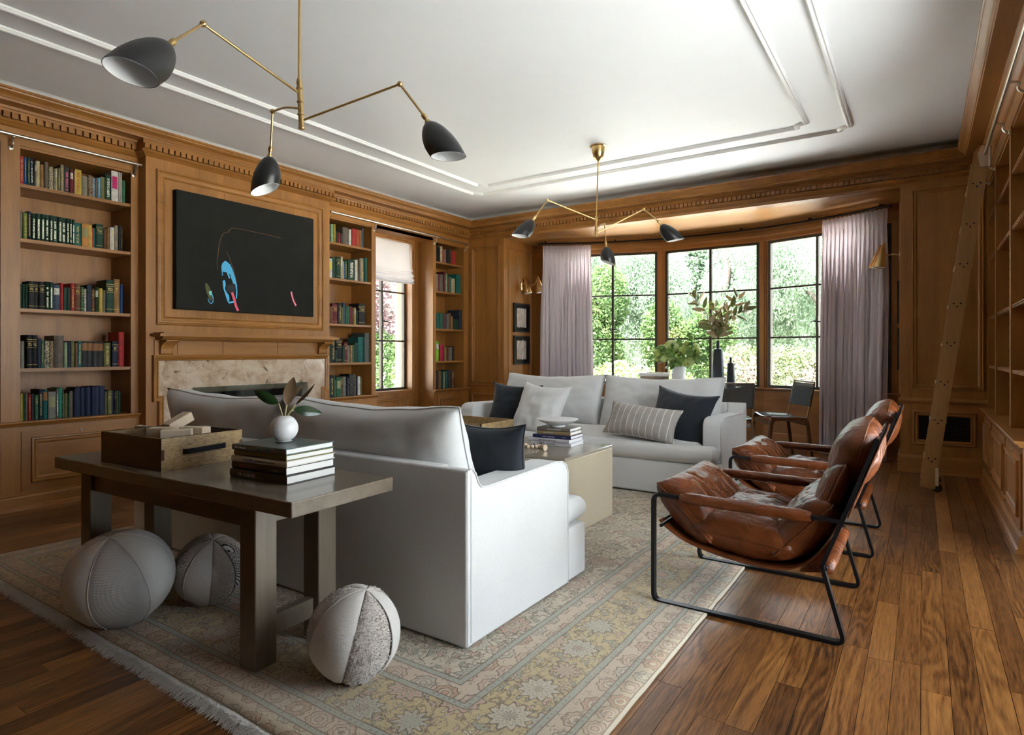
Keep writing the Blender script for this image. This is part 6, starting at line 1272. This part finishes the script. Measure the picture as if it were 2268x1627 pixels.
plant('willow_tree', 'pale weeping tree in the right part of the middle window', 'tree', (-1.2, 16.2, -.32), curtain_blobs(-1.3, 16.3, 2.0, 4.6, 50, 2), 80000, .062, LF_W, 12, [([(.4, 14.6, -.32), (-.1, 14.6, .9), (-.9, 14.6, 1.75), (-1.9, 14.7, 2.2), (-2.6, 14.8, 3.4)], .11)], .7, asp=4.0)
plant('shade_tree', 'leafy green tree behind the right casement', 'tree', (1.6, 14.6, -.32), [(1.3, 14.8, 2.9, 1.6, .9, 1.1), (2.9, 14.9, 2.5, 1.3, .9, 1.3), (.6, 14.9, 2.2, .9, .8, .9), (1.9, 15.0, 3.4, 2.2, 1.0, .95), (2.4, 14.7, 1.5, 1.2, .8, .8)], 85000, .058, LF_W, 13, [([(2.6, 14.9, -.32), (2.4, 14.8, 1.2), (1.9, 14.6, 2.3), (1.2, 14.4, 2.75), (.4, 14.4, 2.9)], .13)], .1)
plant('shade_tree', 'pale green tree behind the left casement', 'tree', (-8.4, 15.5, -.32), curtain_blobs(-8.2, 15.6, 2.1, 4.5, 50, 3), 75000, .062, LF_W, 14, [([(-8.2, 15.9, -.32), (-8.1, 15.9, 2), (-7.8, 15.8, 4)], .14)], .6, asp=3.5)
plant('evergreen_shrub', 'dark shrub with orange tips outside the left casement', 'shrub', (-6.2, 12.6, -.32), [(-6.3, 12.7, 1.0, .75, .6, 1.2), (-6.0, 12.8, 2.3, .55, .5, .8), (-6.7, 12.9, 1.8, .5, .5, .7)], 16000, .07, LF_D, 15)
plant('evergreen_shrub', 'dark shrub with orange tips low behind the hydrangeas', 'shrub', (-4.0, 13.0, -.32), [(-4.3, 13.1, .9, .7, .5, .9), (-3.7, 13.2, 1.5, .5, .5, .7), (-4.8, 13.2, 1.4, .5, .5, .9)], 13000, .065, LF_D, 16)
plant('flowering_shrub', 'pink blooming rose bush behind the bottle vases', 'shrub', (-2.0, 11.6, -.32), [(-2.0, 11.7, .50, .8, .45, .72), (-1.2, 11.8, .48, .6, .4, .7), (-.3, 11.7, .52, .7, .4, .7), (-2.8, 11.9, .55, .6, .4, .7)], 22000, .05, LF_R, 17)
plant('green_shrub', 'yellow-green shrub filling the lower right casement', 'shrub', (.2, 12.4, -.32), [(.3, 12.5, .55, 1.0, .6, .85), (1.4, 12.7, .8, .9, .6, 1.0), (-.6, 12.7, .6, .7, .5, .7), (2.4, 12.8, .9, .9, .6, 1.1)], 22000, .05, LF_Y, 18)
plant('green_shrub', 'yellow-green shrub filling the lower left casement', 'shrub', (-6.0, 11.4, -.32), [(-6.4, 11.5, .35, .9, .5, .62), (-5.2, 11.6, .30, .8, .5, .6), (-4.2, 11.7, .30, .7, .45, .55), (-7.4, 11.7, .5, .9, .5, .8)], 20000, .05, LF_Y, 19)
for k, (x, y, lb) in enumerate([(-9.5, 19.5, 'tall tree far behind the left casement'), (-5.5, 20, 'tall tree far behind the middle window'), (-1.5, 20.5, 'tall tree far behind the right half of the middle window'), (2.5, 19.5, 'tall tree far behind the right casement'), (5.5, 18.5, 'tall tree far off to the right behind the drape')]):
    plant('background_tree', lb, 'tree', (x, y, -.32), [(x+dx, y+dy, z, 1.5, .9, 1.25) for dx, dy, z in ((-1.1, 0, 1.2), (1.0, .2, 1.0), (0, .3, 2.6), (-1.2, .1, 3.3), (1.2, .2, 3.2), (0, .2, 4.0))], 60000, .12, LF_W, 30+k, [([(x, y, -.32), (x+.1, y, 2.5), (x, y, 4.8)], .15)], .2, 'trees far behind the bow window')
plant('plum_tree', 'purple-leaved tree outside the small window', 'tree', (-10.2, 9.3, -.32), [(-10.2, 9.35, 2.3, .6, .75, 1.1), (-10.3, 9.8, 1.6, .5, .5, .6), (-10.4, 9.0, 3.4, .7, 1.2, .9)], 7000, .09, LF_P, 50, [([(-10.3, 9.4, -.32), (-10.3, 9.4, 2.4)], .07)])
plant('green_shrub', 'round green shrub low outside the small window', 'shrub', (-9.6, 9.1, -.32), [(-9.6, 9.15, .55, .42, .42, .42), (-9.9, 9.5, 1.1, .45, .45, .45)], 3600, .07, LF_D, 51)
pw_ = tag(MB().rbox(-11.3, -11.0, 9.9, 12.5, -.32, 4.2, .02).build('garden_wall', plain('white_stucco', (.72, .71, .69), .9), None, loc=(-11.15, 11.2, -.32)), 'white stucco garden wall beyond the small window', 'wall')
pw2 = tag(MB().rbox(-11.3, -11.0, 4.5, 8.55, -.32, 4.2, .02).build('garden_wall', plain('white_stucco_b', (.72, .71, .69), .9), None, loc=(-11.15, 6.5, -.32)), 'white stucco garden wall at the left edge of the small window', 'wall')
wc = thing('garden_chair', 'white wire garden chair with looped back outside the bow window', 'chair', (-4.45, 10.2, -.32)); WW = plain('white_wire', (.75, .75, .75), .4)
def loop(cx, r, h, y, tilt=0): return catmull([(cx-r, y, .15), (cx-r*1.02, y+.02, .15+h*.45), (cx-r*.75, y+.03, .15+h*.8), (cx, y+.04, .15+h), (cx+r*.75, y+.03, .15+h*.8), (cx+r*1.02, y+.02, .15+h*.45), (cx+r, y, .15)], 6)
for cx, r, h, y in ((-4.55, .30, .78, 10.2), (-4.55, .20, .66, 10.19), (-4.55, .11, .54, 10.18), (-4.05, .28, .70, 9.95), (-4.05, .18, .58, 9.94)): m = MB(); m.tube(loop(cx, r, h, y), .010, 8); m.build('back_loop', WW, wc, True)
m = MB(); m.lathe([(.0, .13), (.30, .13), (.31, .14), (.30, .15), (.0, .15)], 24, Matrix.Translation((-4.5, 9.95, 0))); m.build('seat', WW, wc, True, angle=40)
for dx, dy in ((-.22, -.2), (.22, -.2), (-.22, .2), (.22, .2)): m = MB(); m.tube([(-4.5+dx, 9.95+dy, .13), (-4.5+dx*1.2, 9.95+dy*1.2, -.32)], .010, 8); m.build('leg', WW, wc, True)
